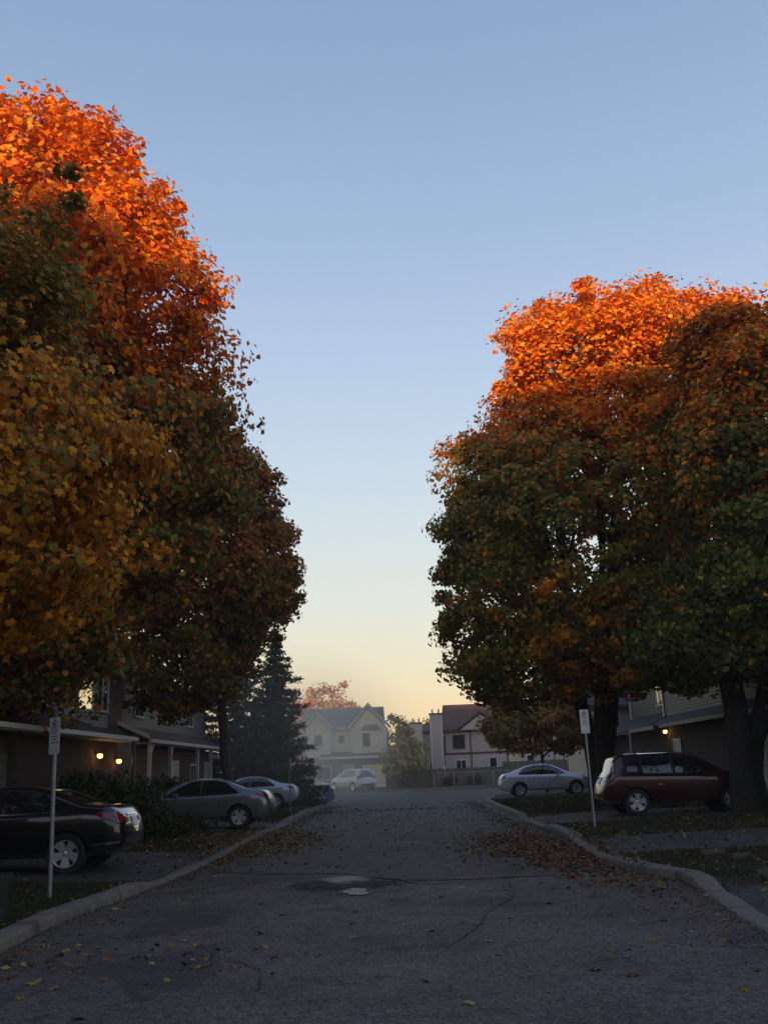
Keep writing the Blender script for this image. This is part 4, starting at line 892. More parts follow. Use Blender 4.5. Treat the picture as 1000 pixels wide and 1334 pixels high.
def make_car(name, label, cat, loc, rz, pm, top, belt, hw, L, zb=.27, roofw=.60, wheels=(0.98, 3.70), wr=.33, spokes=5, style='wide', side_win=(), rear_glass=None, front_glass=None, tail_side=None, tail_rear=None, plate=None, head_side=None, suv=False, tailpanel=None, chrome_line=True, tipe='sedan', roof_trim=False, low_trim=False):
    root = thing(name, label, cat, loc, rz)
    top = smooth_tab(top); belt = smooth_tab(belt); hwt = smooth_tab(hw)
    xs = sorted(set(list(np.linspace(0, .25, 10)) + list(np.linspace(.25, L - .3, 70)) + list(np.linspace(L - .3, L, 12)))); V = []; n = 27
    for x in xs:
        t = interp(top, x); w = interp(hwt, x); b = min(interp(belt, x), t - .02); z0 = zb + (.16 * max(0, 1 - x / .35) ** 1.5) + (.10 * max(0, 1 - (L - x) / .4) ** 1.5)
        k = min(1, max(0, (t - b) / .48)); wt = w * .86 * (1 - k) + roofw * k; b = max(b, z0 + .12); t = max(t, b + .015)
        sec = [(0, z0), (w * .80, z0), (w * .95, z0 + .035), (w * .985, z0 + .13), (w * 1.0, z0 + (b - z0) * .55), (w * .992, b - .13), (w * .97, b - .035), (w * .925, b + .0)]
        sec += [(w * .925 + (wt - w * .925) * .45, b + (t - b) * .50), (wt + (w * .9 - wt) * .10, b + (t - b) * .84), (wt * .93, b + (t - b) * .94), (wt * .6, b + (t - b) * .99), (0, t)]
        half = sec; 
        full = [(y, z) for y, z in half] + [(-y, z) for y, z in half[-2:0:-1]]
        kr = max(0, 1 - x / .4); kf = max(0, 1 - (L - x) / .5); V.append([(x + kr * .13 * min(1.5, abs((z - .60) / .42)) ** 2 - kf * .13 * min(1.5, abs((z - .5) / .4)) ** 2 + kr * .14 * (abs(y) / .9) ** 3 - kf * .1 * (abs(y) / .9) ** 3, y, z) for y, z in full])
    m_ = len(V[0]); verts = [p for r_ in V for p in r_]; F = []
    for i in range(len(V) - 1):
        for k in range(m_): F.append((i * m_ + k, i * m_ + (k + 1) % m_, (i + 1) * m_ + (k + 1) % m_, (i + 1) * m_ + k))
    F.append(tuple(range(m_))[::-1]); F.append(tuple((len(V) - 1) * m_ + k for k in range(m_)))
    body = link_mesh('body', verts, F, pm, root)
    bm = bmesh.new(); bm.from_mesh(body.data); bmesh.ops.recalc_face_normals(bm, faces=bm.faces); bm.to_mesh(body.data)
    bvh = BVHTree.FromBMesh(bm); bm.free()
    # wheel arches
    wmax = max(w for _, w in hw)
    cut = MB()
    for wx in wheels:
        for s in (-1, 1):
            pf = MB().lathe([(0, 0), (wr + .055, 0), (wr + .055, .5), (0, .5)], 32, 'y', (wx, 0, wr)); vv = [(p[0], s * (p[1] + wmax - .26), p[2]) for p in pf.v]; cut.add(vv, pf.f)
    co_ = cut.build('cut'); bm = bmesh.new(); bm.from_mesh(co_.data); bmesh.ops.remove_doubles(bm, verts=bm.verts, dist=1e-5); bmesh.ops.recalc_face_normals(bm, faces=bm.faces); bm.to_mesh(co_.data); bm.free()
    co_.parent = root; co_.data.materials.append(M['well']); body.data.materials.append(M['well'])
    md = body.modifiers.new('b', 'BOOLEAN'); md.object = co_; md.operation = 'DIFFERENCE'; md.solver = 'EXACT'
    try: md.material_mode = 'TRANSFER'
    except Exception: pass
    bpy.context.view_layer.update(); dg = bpy.context.evaluated_depsgraph_get(); me = bpy.data.meshes.new_from_object(body.evaluated_get(dg)); body.modifiers.clear(); body.data = me; bpy.data.objects.remove(co_)
    me.polygons.foreach_set('use_smooth', [True] * len(me.polygons)); me.set_sharp_from_angle(angle=R(35))
    # panels pressed on the body by ray casting
    def patch(nm, poly, view, m, off=.006, step=.06, parent=root, smooth=True):
        bm = bmesh.new(); bm.faces.new([bm.verts.new((p[0], p[1], 0)) for p in poly])
        x0, x1 = min(p[0] for p in poly), max(p[0] for p in poly); y0, y1 = min(p[1] for p in poly), max(p[1] for p in poly)
        for ax, a, b in ((0, x0, x1), (1, y0, y1)):
            k = a + step
            while k < b - .005:
                bmesh.ops.bisect_plane(bm, geom=bm.verts[:] + bm.edges[:] + bm.faces[:], plane_co=(k, k, 0), plane_no=(1, 0, 0) if ax == 0 else (0, 1, 0)); k += step
        for v_ in bm.verts:
            a, b = v_.co.x, v_.co.y
            if view in ('L', 'Rr'): s = 1 if view == 'L' else -1; o_ = Vector((a, s * 3, b)); d = Vector((0, -s, 0))
            elif view == 'T': o_ = Vector((a, b, 4)); d = Vector((0, 0, -1))
            elif view == 'B': o_ = Vector((-2, a, b)); d = Vector((1, 0, 0))
            else: o_ = Vector((L + 2, a, b)); d = Vector((-1, 0, 0))
            hit = bvh.ray_cast(o_, d)
            if hit[0] is None:
                hit = bvh.find_nearest(o_ + d * (2.2 if view != 'T' else 2.8)); nrm = hit[1]
            else: nrm = hit[1]
            if nrm.dot(d) > 0: nrm = -nrm
            v_.co = hit[0] + nrm * off
        bmesh.ops.recalc_face_normals(bm, faces=bm.faces)
        ext = bmesh.ops.extrude_edge_only(bm, edges=[e for e in bm.edges if e.is_boundary])
        cen = Vector((L / 2, 0, .7))
        for g in ext['geom']:
            if isinstance(g, bmesh.types.BMVert): g.co += (cen - g.co).normalized() * (off + .004)
        me_ = bpy.data.meshes.new(nm); bm.to_mesh(me_); bm.free(); me_.materials.append(m); o = bpy.data.objects.new(nm, me_); C.objects.link(o); o.parent = parent
        me_.polygons.foreach_set('use_smooth', [True] * len(me_.polygons)); me_.set_sharp_from_angle(angle=R(40)); return o
    for view, s in (('L', 1), ('Rr', -1)):
        for poly in side_win:
            cx_ = sum(p[0] for p in poly) / len(poly); cz_ = sum(p[1] for p in poly) / len(poly)
            big = [(cx_ + (p[0] - cx_) * 1.06 + (.0), cz_ + (p[1] - cz_) * 1.12) for p in poly]
            w_ = patch('side_window', poly, view, M['carglass'], .009)
            patch('window_seal', big, view, M['cartrim'], .005, parent=w_)
        if chrome_line:
            xa = min(p[0] for q in side_win for p in q); xb = max(p[0] for q in side_win for p in q); zl = min(p[1] for q in side_win for p in q)
            za = min(p[1] for p in side_win[-1]) if 0 else zl
            patch('belt_trim', [(xa + .15, zl + .012), (xb, zl - .028), (xb, zl - .012), (xa + .15, zl + .028)], view, M['chrome'], .014)
        for xx in (wheels[0] + .47, (wheels[0] + wheels[1]) / 2 + .12, wheels[1] - .52):
            patch('door_seam', [(xx - .05, zb + .12), (xx - .042, zb + .12), (xx + .004, .86), (xx - .004, .86)], view, M['well'], .0035, .15)
        for xx in (wheels[0] + .58, (wheels[0] + wheels[1]) / 2 + .24):
            patch('door_handle', [(xx, .80), (xx + .17, .795), (xx + .17, .825), (xx, .83)], view, pm if not suv else M['chrome'], .025)
        patch('sill', [(wheels[0] + wr + .07, zb + .03), (wheels[1] - wr - .07, zb + .03), (wheels[1] - wr - .07, zb + .08), (wheels[0] + wr + .07, zb + .08)], view, M['cartrim'], .008)
        if low_trim: patch('bumper_trim', [(.12, zb + .20), (wheels[0] - wr - .1, zb + .17), (wheels[0] - wr - .1, zb + .20), (.1, zb + .235)], view, M['chrome'], .012)
        if tail_side: patch('tail_lamp', tail_side, view, M['tail'], .012)
        if head_side: patch('headlight', head_side, view, M['tailclear'], .012)
        mirror_x = wheels[1] - .85; zc = 1.0 if not suv else 1.1
        mm = MB().add([Vector((mirror_x + a, s * (wmax + b), zc + c)) for a, b, c in ((-.06, -.04, -.05), (.08, -.04, -.04), (.08, .13, -.03), (-.05, .15, -.05), (-.07, -.04, .07), (.05, -.04, .07), (.04, .13, .07), (-.06, .15, .07))],
                     [(0, 1, 2, 3), (4, 7, 6, 5), (0, 4, 5, 1), (1, 5, 6, 2), (2, 6, 7, 3), (3, 7, 4, 0)]).box(mirror_x - .02, mirror_x + .04, *(sorted((s * (wmax - .16), s * (wmax - .04)))), zc - .05, zc - .01)
        mm.build('mirror', pm, root)
        if roof_trim: MB().tube([(1.0, s * (roofw - .02), interp(top, 1.0) - .01), (1.2, s * (roofw - .02), interp(top, 1.2) + .04), (2.6, s * (roofw - .02), interp(top, 2.6) + .035), (2.8, s * (roofw - .02), interp(top, 2.8) - .02)], .014, 6).build('roof_rail', M['chrome'], root)
    if rear_glass:
        g = patch('rear_window', rear_glass, 'T', M['carglass'], .010)
    if front_glass: patch('windshield', front_glass, 'T', M['carglass'], .010)
    if tail_rear:
        for s in (1, -1): patch('tail_lamp', [(s * y, z) for y, z in tail_rear], 'B', M['tail'], .014)
    if tailpanel: patch('reverse_lamp', tailpanel, 'B', M['tailclear'], .018); patch('reverse_lamp', [(-y, z) for y, z in tailpanel], 'B', M['tailclear'], .018)
    zp = plate or .80
    patch('licence_plate', [(-.16, zp - .08), (.16, zp - .08), (.16, zp + .08), (-.16, zp + .08)], 'B', M['plate'], .02)
    patch('plate_garnish', [(-.30, zp + .105), (.30, zp + .105), (.30, zp + .125), (-.30, zp + .125)], 'B', M['chrome'], .02)
    patch('bumper_insert', [(-.6, zb + .13), (.6, zb + .13), (.6, zb + .27), (-.6, zb + .27)], 'B', M['cartrim'], .008)
    patch('lid_seam', [(-.55, zp - .135), (.55, zp - .135), (.55, zp - .127), (-.55, zp - .127)], 'B', M['well'], .006)
    ty, ri, br = wheel_meshes(wr, spokes, style)
    for wx in wheels:
        for s in (-1, 1):
            o = bpy.data.objects.new('wheel', ri); C.objects.link(o); o.parent = root; o.location = (wx, s * (wmax - .115), wr)
            if s < 0: o.rotation_euler = (0, 0, PI)
            if s < 0: o.rotation_euler = (0, .5, PI)
            for nm, d in (('tyre', ty), ('brake_disc', br)):
                c = bpy.data.objects.new(nm, d); C.objects.link(c); c.parent = o
    return root
SED_TOP = [(0, .62), (.03, .92), (.10, 1.04), (.2, 1.08), (.55, 1.10), (.80, 1.14), (1.35, 1.365), (1.75, 1.44), (2.25, 1.455), (2.65, 1.40), (3.0, 1.25), (3.45, 1.02), (3.9, .95), (4.3, .84), (4.5, .72), (4.6, .55)]
SED_BELT = [(0, .90), (.6, .98), (2, .955), (3.4, .91), (4.6, .7)]
SED_HW = [(0, .62), (.06, .78), (.25, .855), (.7, .895), (2.3, .905), (3.6, .895), (4.2, .85), (4.5, .70), (4.6, .52)]
SED_WIN = [[(1.02, 1.02), (1.40, 1.30), (1.75, 1.365), (2.08, 1.375), (2.10, .99), (1.5, .995)], [(2.17, .99), (2.15, 1.375), (2.45, 1.345), (2.80, 1.20), (3.12, 1.0), (2.95, .985)]]
SG = dict(top=SED_TOP, belt=SED_BELT, hw=SED_HW, L=4.6, side_win=SED_WIN, rear_glass=[(.80, -.50), (.80, .50), (1.45, .46), (1.45, -.46)], front_glass=[(2.75, -.48), (2.75, .48), (3.42, .60), (3.42, -.60)],
          tail_side=[(.045, .80), (.10, .95), (.52, .985), (.40, .90), (.16, .83)], tail_rear=[(.48, .78), (.74, .80), (.76, .98), (.50, .97)], head_side=[(4.05, .78), (4.1, .86), (4.42, .74), (4.46, .64), (4.3, .66)], tailpanel=[(.34, .80), (.47, .80), (.47, .88), (.34, .88)])
make_car('parked_sedan', 'glossy black sedan nearest on the left with bright alloy wheel', 'car', (-4.85, 18.35, .105), PI, paint('paint_black', (.006, .006, .008), .2, .22), wr=.335, low_trim=True, **SG)
make_car('parked_sedan', 'dark grey sedan on the left drive beside the shrubs', 'car', (-4.15, 31.6, .10), PI + R(2), paint('paint_grey', (.17, .175, .19), .5), **{**SG, 'wr': .33, 'style': 'wide', 'low_trim': True})
make_car('parked_sedan', 'silver blue sedan behind the dark grey one on the left', 'car', (-5.05, 46.9, .10), PI + R(1), paint('paint_silverblue', (.50, .52, .56), .3), **SG)
N_TOP = [(0, .60), (.03, .88), (.10, 1.03), (.2, 1.07), (.4, 1.10), (.62, 1.14), (1.15, 1.37), (1.7, 1.50), (2.2, 1.515), (2.7, 1.44), (3.1, 1.24), (3.5, 1.06), (4.0, .98), (4.3, .86), (4.48, .70), (4.55, .52)]
N_WIN = [[(.98, 1.08), (1.28, 1.33), (1.70, 1.42), (2.15, 1.43), (2.17, 1.03), (1.05, 1.045)], [(2.22, 1.03), (2.20, 1.43), (2.5, 1.40), (2.85, 1.26), (3.2, 1.05), (3.0, 1.02)]]
make_car('parked_sedan', 'silver white rounded sedan parked alone on the right drive', 'car', (4.25, 50.9, .12), R(1), paint('paint_silver', (.62, .62, .64), .2),
         **{**SG, 'top': N_TOP, 'L': 4.55, 'hw': [(a * 4.55 / 4.6, b) for a, b in SED_HW], 'side_win': N_WIN, 'rear_glass': [(.66, -.5), (.66, .5), (1.2, .46), (1.2, -.46)], 'tail_side': [(.05, .80), (.08, 1.0), (.34, 1.02), (.30, .84)], 'chrome_line': False})
SUV_TOP = [(0, .60), (.03, .95), (.08, 1.10), (.22, 1.25), (.50, 1.58), (.62, 1.63), (1.2, 1.67), (2.0, 1.68), (2.5, 1.63), (2.95, 1.42), (3.45, 1.12), (3.9, 1.06), (4.25, .95), (4.42, .78), (4.5, .55)]
SUV_BELT = [(0, 1.0), (.5, 1.08), (2, 1.04), (3.4, .99), (4.5, .78)]
SUV_HW = [(0, .66), (.06, .80), (.25, .88), (.7, .91), (2.3, .92), (3.6, .91), (4.1, .87), (4.4, .72), (4.5, .55)]
SUV_WIN = [[(.72, 1.18), (.80, 1.47), (1.05, 1.50), (1.08, 1.15)], [(1.18, 1.12), (1.14, 1.52), (1.95, 1.545), (1.98, 1.10)], [(2.06, 1.10), (2.03, 1.545), (2.35, 1.52), (2.78, 1.32), (3.08, 1.12), (2.9, 1.09)]]
UG = dict(top=SUV_TOP, belt=SUV_BELT, hw=SUV_HW, L=4.5, side_win=SUV_WIN, rear_glass=[(.20, -.56), (.20, .56), (.47, .50), (.47, -.50)], front_glass=[(2.6, -.50), (2.6, .50), (3.35, .62), (3.35, -.62)], roofw=.62, zb=.30, suv=True, plate=.93,
          tail_side=[(.06, 1.0), (.14, 1.14), (.34, 1.20), (.42, 1.08), (.30, .96), (.12, .92)], tail_rear=[(.50, .92), (.76, .94), (.74, 1.14), (.56, 1.13)], head_side=[(3.95, .86), (4.0, .96), (4.32, .84), (4.38, .74), (4.2, .76)], wheels=(.92, 3.56), wr=.355, chrome_line=False, roof_trim=True)
make_car('parked_wagon', 'dark red crossover wagon on the right in deep shade by the sign', 'car', (5.25, 29.55, .14), R(1.5), paint('paint_red', (.042, .003, .005), .25), **{**UG, 'tailpanel': [(.36, .97), (.50, .97), (.50, 1.10), (.36, 1.10)]})
make_car('parked_wagon', 'white crossover on the far drive before the cream garage door', 'car', (-3.15, 78.3, .10), R(90 + 36), paint('paint_white', (.46, .46, .45), .0), **{**UG, 'tailpanel': None})
make_car('parked_sedan', 'pale sedan mostly hidden behind the bins and spruce', 'car', (-9.0, 60.3, .10), R(0), paint('paint_cream', (.55, .53, .45), .1), **SG)

# ------------------------------------------------------------------ signs
def text_mesh(body, size, m, parent, name, loc, align='CENTER'):
    cu = bpy.data.curves.new(name, 'FONT'); cu.body = body; cu.size = size; cu.align_x = align; cu.align_y = 'CENTER'; cu.extrude = .0008; cu.offset = size * .012
    t = bpy.data.objects.new(name, cu); C.objects.link(t); dg = bpy.context.evaluated_depsgraph_get(); dg.update(); me = bpy.data.meshes.new_from_object(t.evaluated_get(dg)); bpy.data.objects.remove(t)
    o = bpy.data.objects.new(name, me); me.materials.append(m); C.objects.link(o); o.parent = parent; o.location = loc; o.rotation_euler = (PI / 2, 0, 0); return o
def rrect(w, h, r, n=5):
    p = []
    for cx_, cy_, a0 in ((w - r, h - r, 0), (-w + r, h - r, 90), (-w + r, -h + r, 180), (w - r, -h + r, 270)):
        for k in range(n + 1): a = R(a0 + 90 * k / n); p.append((cx_ + r * math.cos(a), cy_ + r * math.sin(a)))
    return p
def ring(r0, r1, y0, y1, n=32, c=(0, 0)):
    mb = MB(); v = []
    for k in range(n):
        a = 2 * PI * k / n
        for r_, y in ((r0, y0), (r1, y0), (r1, y1), (r0, y1)): v.append((c[0] + r_ * math.cos(a), y, c[1] + r_ * math.sin(a)))
    f = []
    for k in range(n):
        b = ((k + 1) % n) * 4; a = k * 4
        for q in range(4): f.append((a + q, a + (q + 1) % 4, b + (q + 1) % 4, b + q))
    return mb.add(v, f)
def parking_sign(label, loc, lean, face_rz, hgt, face_h=.46, face_w=.30):
    t = thing('parking_sign', label, 'sign', loc, 0)
    top = Vector((lean[0], lean[1], hgt))
    MB().add([], []).tube([(0, 0, -.1), tuple(top)], .028, 8).build('post', M['steel'], t)
    c = top * ((hgt - face_h / 2 + .02) / hgt)
    fc = MB().prism(rrect(face_w / 2, face_h / 2, .03), 'y', -.003, 0).build('sign_face', M['signwhite'], t); fc.location = (c.x, c.y - .034, c.z); fc.rotation_euler = (0, math.atan2(lean[0], hgt), face_rz)
    R0 = .095; zc = face_h / 2 - .13
    ring(R0 - .017, R0, -.005, -.0035, c=(0, zc)).box(-R0 + .01, R0 - .01, -.0062, -.0052, -.008, .008, Matrix.Translation((0, 0, zc)) @ Matrix.Rotation(R(45), 4, 'Y')).build('prohibition_ring', M['signred'], fc)
    text_mesh('P', .15, M['signblack'], fc, 'letter', (0, -.0042, zc))
    rr = random.Random(3)
    mb = MB()
    for row, (z, w) in enumerate(((zc - .135, .085), (zc - .175, .075), (zc - .215, .11))):
        x = -w
        while x < w: ww = rr.uniform(.008, .02); mb.box(x, x + ww, -.005, -.0035, z - .008, z + .008); x += ww + .007
    mb.build('small_lettering', M['signblack'], fc)
    z = -face_h / 2 + .05
    MB().prism([(-.105, z), (-.075, z + .018), (-.075, z - .018)], 'y', -.005, -.0035).prism([(.105, z), (.075, z - .018), (.075, z + .018)], 'y', -.005, -.0035).build('arrow', M['signblack'], fc)
    MB().lathe([(.0, -.008), (.008, -.007), (.009, -.003)], 10, 'y', (0, 0, face_h / 2 - .02)).lathe([(.0, -.008), (.008, -.007), (.009, -.003)], 10, 'y', (0, 0, -face_h / 2 + .02)).build('bolt', M['steel'], fc)
    return t
parking_sign('white no parking sign on a steel post by the black car', (-4.85, 14.0, .1), (-.02, 0), R(-44), 2.36, .50, .30)
parking_sign('no parking sign on a leaning post beside the red wagon', (4.28, 24.7, .1), (-.03, .05), R(36), 2.72, .56, .30)
t = thing('sign_post', 'short steel post with a narrow sign edge beside the silver blue sedan', 'sign', (-4.85, 41.5, .1)); MB().tube([(0, 0, 0), (0, 0, 2.1)], .028, 8).build('post', M['steel'], t); MB().box(-.006, .006, -.14, .14, 1.7, 2.13, Matrix.Translation((.04, 0, 0))).build('sign_face', M['steel'], t)
t = thing('sign_post', 'small blue grey street sign on a thin post behind the silver sedan', 'sign', (7.95, 56.8, .1)); MB().tube([(0, 0, 0), (0, 0, 2.75)], .03, 8).build('post', M['steel'], t); MB().prism(rrect(.12, .25, .02), 'y', -.036, -.03).build('sign_face', M['signblue'], t).location = (-.05, 0, 2.5)
t = thing('sign_post', 'tiny white notice on a thin post right of the blue grey sign', 'sign', (8.3, 55.6, .1)); MB().tube([(0, 0, 0), (0, 0, 2.4)], .03, 8).build('post', M['steel'], t); MB().prism(rrect(.1, .17, .02), 'y', -.036, -.03).build('sign_face', M['signwhite'], t).location = (.0, 0, 2.2)

# ------------------------------------------------------------------ bins
def rbox(label, name, loc, rz, w, d, h, m, cat='bin'):
    t = thing(name, label, cat, loc, rz); wb, db = w * .86, d * .86; th = .015; hw_, hd = w / 2, d / 2
    v = []; 
    for (a, b, z) in ((wb / 2, db / 2, 0), (hw_, hd, h), (hw_ - th, hd - th, h), (wb / 2 - th, db / 2 - th, .02)):
        v += [(-a, -b, z), (a, -b, z), (a, b, z), (-a, b, z)]
    f = [(3, 2, 1, 0), (12, 13, 14, 15)]
    for lv in range(3):
        for k in range(4): f.append((lv * 4 + k, lv * 4 + (k + 1) % 4, lv * 4 + 4 + (k + 1) % 4, lv * 4 + 4 + k))
    MB().add(v, f).build('tub', M[m], t)
    r_ = MB(); r_.box(-hw_ - .02, hw_ + .02, -hd - .02, -hd - .001, h - .04, h + .004).box(-hw_ - .02, hw_ + .02, hd + .001, hd + .02, h - .04, h + .004).box(-hw_ - .02, -hw_ - .001, -hd, hd, h - .04, h + .004).box(hw_ + .001, hw_ + .02, -hd, hd, h - .04, h + .004).build('rim', M[m], t)
    s = MB()
    for k in range(5): x = (-.4 + .2 * k) * wb; s.box(x - .008, x + .008, -hd * .96 - .012, -hd * .90, .06, h - .08)
    s.build('rib', M[m], t); return t
t = rbox('black recycling box with a lid at the left kerb edge', 'recycling_box', (-4.72, 11.25, .1), R(8), .62, .5, .52, 'black_plastic')
MB().box(-.34, .34, -.28, .28, .525, .56).build('lid', M['black_plastic'], t); MB().box(.315, .322, -.23, -.19, .05, .2).build('reflector', M['signwhite'], t)
rbox('blue recycling box cut off by the left frame edge', 'recycling_box', (-4.36, 10.25, .1), R(3), .5, .42, .30, 'blue_plastic')
def wheelie(label, loc, m, h=1.0, r=.28):
    t = thing('garbage_bin', label, 'bin', loc); MB().lathe([(0, 0), (r * .8, 0), (r, h * .93), (r * 1.05, h * .93), (r * 1.05, h * .97), (0, h * .97)], 20, 'z').build('tub', M[m], t, True)
    MB().lathe([(r * 1.07, h * .972), (r * 1.07, h * .99), (r * .6, h * 1.04), (0, h * 1.05)], 20, 'z').build('lid', M[m], t, True)
    for s in (-1, 1): MB().tube([(s * r * 1.0, -.06, h * .7), (s * r * 1.16, -.06, h * .72), (s * r * 1.16, .06, h * .72), (s * r * 1.0, .06, h * .7)], .012, 6).build('handle', M[m], t)
wheelie('pale round garbage bin by the kerb near the spruce', (-4.95, 56.6, .1), 'grey_plastic', .85, .3)
t = rbox('dark blue recycling box right of the pale garbage bin', 'recycling_box', (-4.45, 56.2, .1), R(6), .5, .42, .62, 'blue_plastic')
def bag(label, loc, m, s=1.0, seed=0):
    rs = random.Random(seed); prof = [(0, 0), (.26, .02), (.33, .2), (.31, .45), (.2, .62), (.07, .68), (.11, .76), (0, .77)]; mb = MB().lathe([(a * s, b * s) for a, b in prof], 18, 'z')
    mb.v = [(x * (1 + .08 * math.sin(7 * z + 3 * math.atan2(y, x))), y * (1 + .08 * math.sin(5 * z + 4 * math.atan2(y, x))), z) for x, y, z in mb.v]
    tag(mb.build('yard_waste_bag', M[m], None, True), label, 'bag').location = loc
bag('reddish brown yard waste bag left of the pale bin', (-5.5, 55.9, .1), 'bag', 1.2, 3)
bag('black garbage bag slumped behind the recycling box', (-4.6, 57.4, .1), 'black_plastic', 1.1, 4)

# ------------------------------------------------------------------ grass and fallen leaves
def grass(zones, name='grass'):
    P = []; 
    for (x0, x1, y0, y1, dens) in zones:
        n = int(abs(x1 - x0) * (y1 - y0) * dens); P.append(np.stack([RNG.uniform(x0, x1, n), RNG.uniform(y0, y1, n)], 1))
    P = np.concatenate(P); keep = (vnoise(np.c_[P, P[:, :1] * 0], 1.3, 4) > -.85); P = P[keep]; n = len(P)
    xk = np.where(P[:, 0] < 0, np.interp(P[:, 1], [p.y for p in LP if p.y < 80], [p.x for p in LP if p.y < 80]) - KW, np.interp(P[:, 1], [p.y for p in RP if p.y < 60], [p.x for p in RP if p.y < 60]) + KW)
    dist = np.abs(P[:, 0]) - np.abs(xk); P = P[dist > .0]; dist = dist[dist > .0]; n = len(P)
    z = np.array([side_z(d, y, LD if x < 0 else RD) - .012 for (x, y), d in zip(P, dist)]); h = RNG.uniform(.02, .075, n) * (1 + .5 * vnoise(np.c_[P, P[:, :1] * 0], 2.2, 9)); a = RNG.uniform(0, 6.28, n); w = .005 + .003 * RNG.random(n); w = w * np.clip(P[:, 1] / 14, 1, 2.5)
    ln = RNG.normal(0, .35, (n, 2)) * h[:, None]
    b0 = np.c_[P[:, 0] - np.cos(a) * w, P[:, 1] - np.sin(a) * w, z]; b1 = np.c_[P[:, 0] + np.cos(a) * w, P[:, 1] + np.sin(a) * w, z]; tp = np.c_[P + ln, z + h]
    V = np.stack([b0, b1, tp], 1).reshape(-1, 3); F = np.arange(n * 3).reshape(-1, 3)
    o = raw_mesh(name, V, F, np.repeat(palette(n, [(.05, .055, .02), (.035, .042, .016), (.10, .075, .04)], [4, 4, 2.5]), 3, axis=0), M['grass'])
    tag(o, 'short dark grass on the verges, thinning under the maples', 'grass')
grass([(-9, -4.2, 7.6, 16.2, 1500), (-9, -4.1, 22.2, 29.5, 700), (-9, -4.2, 34.6, 44.4, 300), (-9, -4.4, 50.5, 57, 150), (3.4, 9, 13.2, 17.8, 1500), (3.5, 9.8, 22, 27, 900), (3.5, 9.5, 32.3, 48, 300)])
LC = [(.22, .13, .045), (.30, .20, .06), (.13, .06, .03), (.20, .07, .025), (.09, .05, .03)]
def surf_z(x, y):
    if x < 0:
        xk = kerb_x(LP, y)
        if x > xk: return road_z(x, y)
        return KH + .012 if x > xk - KW else side_z(xk - KW - x, y, LD)
    xk = kerb_x(RP, y)
    if x < xk: return road_z(x, y)
    return KH + .012 if x < xk + KW else side_z(x - xk - KW, y, RD)
def litter(name, label, pts, size, colw, spread=.35, lift=.012):
    P = np.array(pts); n = len(P); z = np.array([surf_z(x, y) for x, y in P]) + lift + np.abs(RNG.normal(0, .012, n))
    o = leaves_mesh(name, np.c_[P, z], np.tile([0, 0, 1.], (n, 1)), size * RNG.uniform(.6, 1.2, n), palette(n, LC, colw), STAR3, M['dryleaf'], None, spread); tag(o, label, 'leaves'); return o
def gauss(cx_, cy_, sx_, sy_, n, shear=0):
    a = RNG.normal(0, 1, (n, 2)); return [(cx_ + sx_ * u + shear * v_, cy_ + sy_ * v_) for u, v_ in a]
def unif(x0, x1, y0, y1, n): return [tuple(p) for p in np.c_[RNG.uniform(x0, x1, n), RNG.uniform(y0, y1, n)]]
litter('leaf_drift', 'brown leaf drift heaped in the right gutter', gauss(2.55, 19.6, .42, 2.2, 3600, -.08) + gauss(2.0, 21.5, .6, 2.0, 900), .055, [2, .5, 5, 3, 5])
litter('leaf_drift', 'tan leaf drift over the left kerb below the grey sedan', [p for p in gauss(-3.6, 24.6, .7, 2.2, 3600) ] + gauss(-4.8, 26.0, 1.0, 1.2, 1400), .055, [5, 2, 3, 2, 3], lift=.02)
litter('leaf_litter', 'thin scatter of fallen leaves over verges and driveways', unif(-9, -4.2, 9, 23, 420) + unif(-9, -4.1, 22, 48, 1300) + unif(3.6, 9.5, 11, 17.8, 420) + unif(3.6, 10, 17.8, 28, 1100) + unif(3.6, 9.5, 28, 52, 1500), .055, [3, 2, 3, 2, 3], .5, .02)
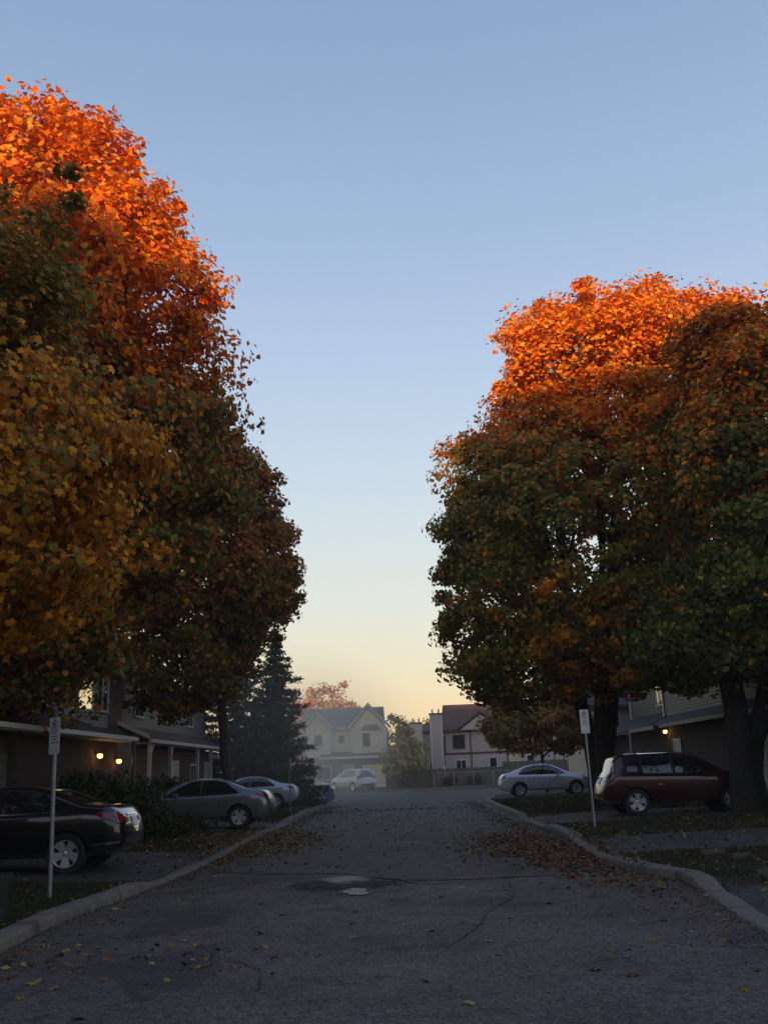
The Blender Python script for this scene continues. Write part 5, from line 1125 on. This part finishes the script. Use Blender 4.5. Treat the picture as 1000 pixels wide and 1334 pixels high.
litter('leaf_litter', 'thin scatter of fallen leaves over the road beyond the crack', unif(-4, 3.3, 17, 50, 900) + [(3.0 - abs(a) * .35, b) for a, b in zip(RNG.normal(0, 1, 900), RNG.uniform(22, 50, 900))] + [(-3.95 + abs(a) * .35, b) for a, b in zip(RNG.normal(0, 1, 1300), RNG.uniform(19, 50, 1300))] + gauss(-1, 42, 2.4, .5, 450) + gauss(3.0, 15.6, .5, 1.4, 260) + gauss(2.6, 13.5, .35, 1.2, 50) + gauss(-2.6, 9.6, 1.1, .5, 110), .055, [3, 1, 4, 3, 3])
def along(P, y0, y1, n, side, w):
    y = RNG.uniform(y0, y1, n); xs = np.array([kerb_x(P, q) for q in y]); return list(zip(xs - side * np.abs(RNG.exponential(w, n)), y))
litter('leaf_crumbs', 'fine brown leaf crumbs and grit gathered along both gutters', along(LP, 8, 30, 4200, -1, .22) + along(RP, 9, 30, 5200, 1, .30) + gauss(-.6, 15.2, 1.2, .9, 500) + unif(-3.9, 3.2, 7, 17, 900), .016, [2, .5, 5, 2, 6], .5, .004)
# single fallen leaves near the camera
tv, tq = STAR5; lm = []
for cv in ((.30, .21, .06), (.24, .14, .04), (.13, .055, .03), (.36, .27, .09)):
    me = bpy.data.meshes.new('fallen_leaf'); me.from_pydata([tuple(a * .07) for a in tv * np.array([1, 1, 1.6])], [], [tuple(int(b) for b in a) for a in tq]); me.materials.append(M['dryleaf'])
    at = me.attributes.new('leafcol', 'FLOAT_COLOR', 'POINT'); at.data.foreach_set('color', np.array([list(cv) + [1]] * len(tv), np.float32).ravel()); lm.append(me)
spots = unif(-3.8, 3.2, 7.2, 15, 55) + [(3.2 - abs(a) * .6, b) for a, b in zip(RNG.normal(0, 1, 30), RNG.uniform(8, 15, 30))] + [(-3.9 + abs(a) * .8, b) for a, b in zip(RNG.normal(0, 1, 45), RNG.uniform(8.5, 18, 45))]
WH = {'l': 'left gutter', 'r': 'right gutter', 'm': 'middle of the road'}
for i, (x, y) in enumerate(spots):
    o = bpy.data.objects.new('fallen_leaf', lm[[0, 1, 2, 3, 1, 2][i % 6]]); C.objects.link(o); o.location = (x, y, surf_z(x, y) + .012)
    o.rotation_euler = (random.uniform(-.3, .3), random.uniform(-.3, .3), random.uniform(0, 6.28)); s = random.uniform(.7, 1.15); o.scale = (s, s, s)
    w = 'l' if x < -2.4 else ('r' if x > 1.8 else 'm')
    tag(o, 'single dry maple leaf lying flat on the near asphalt, ' + WH[w], 'leaf', 'fallen maple leaves on the near road')
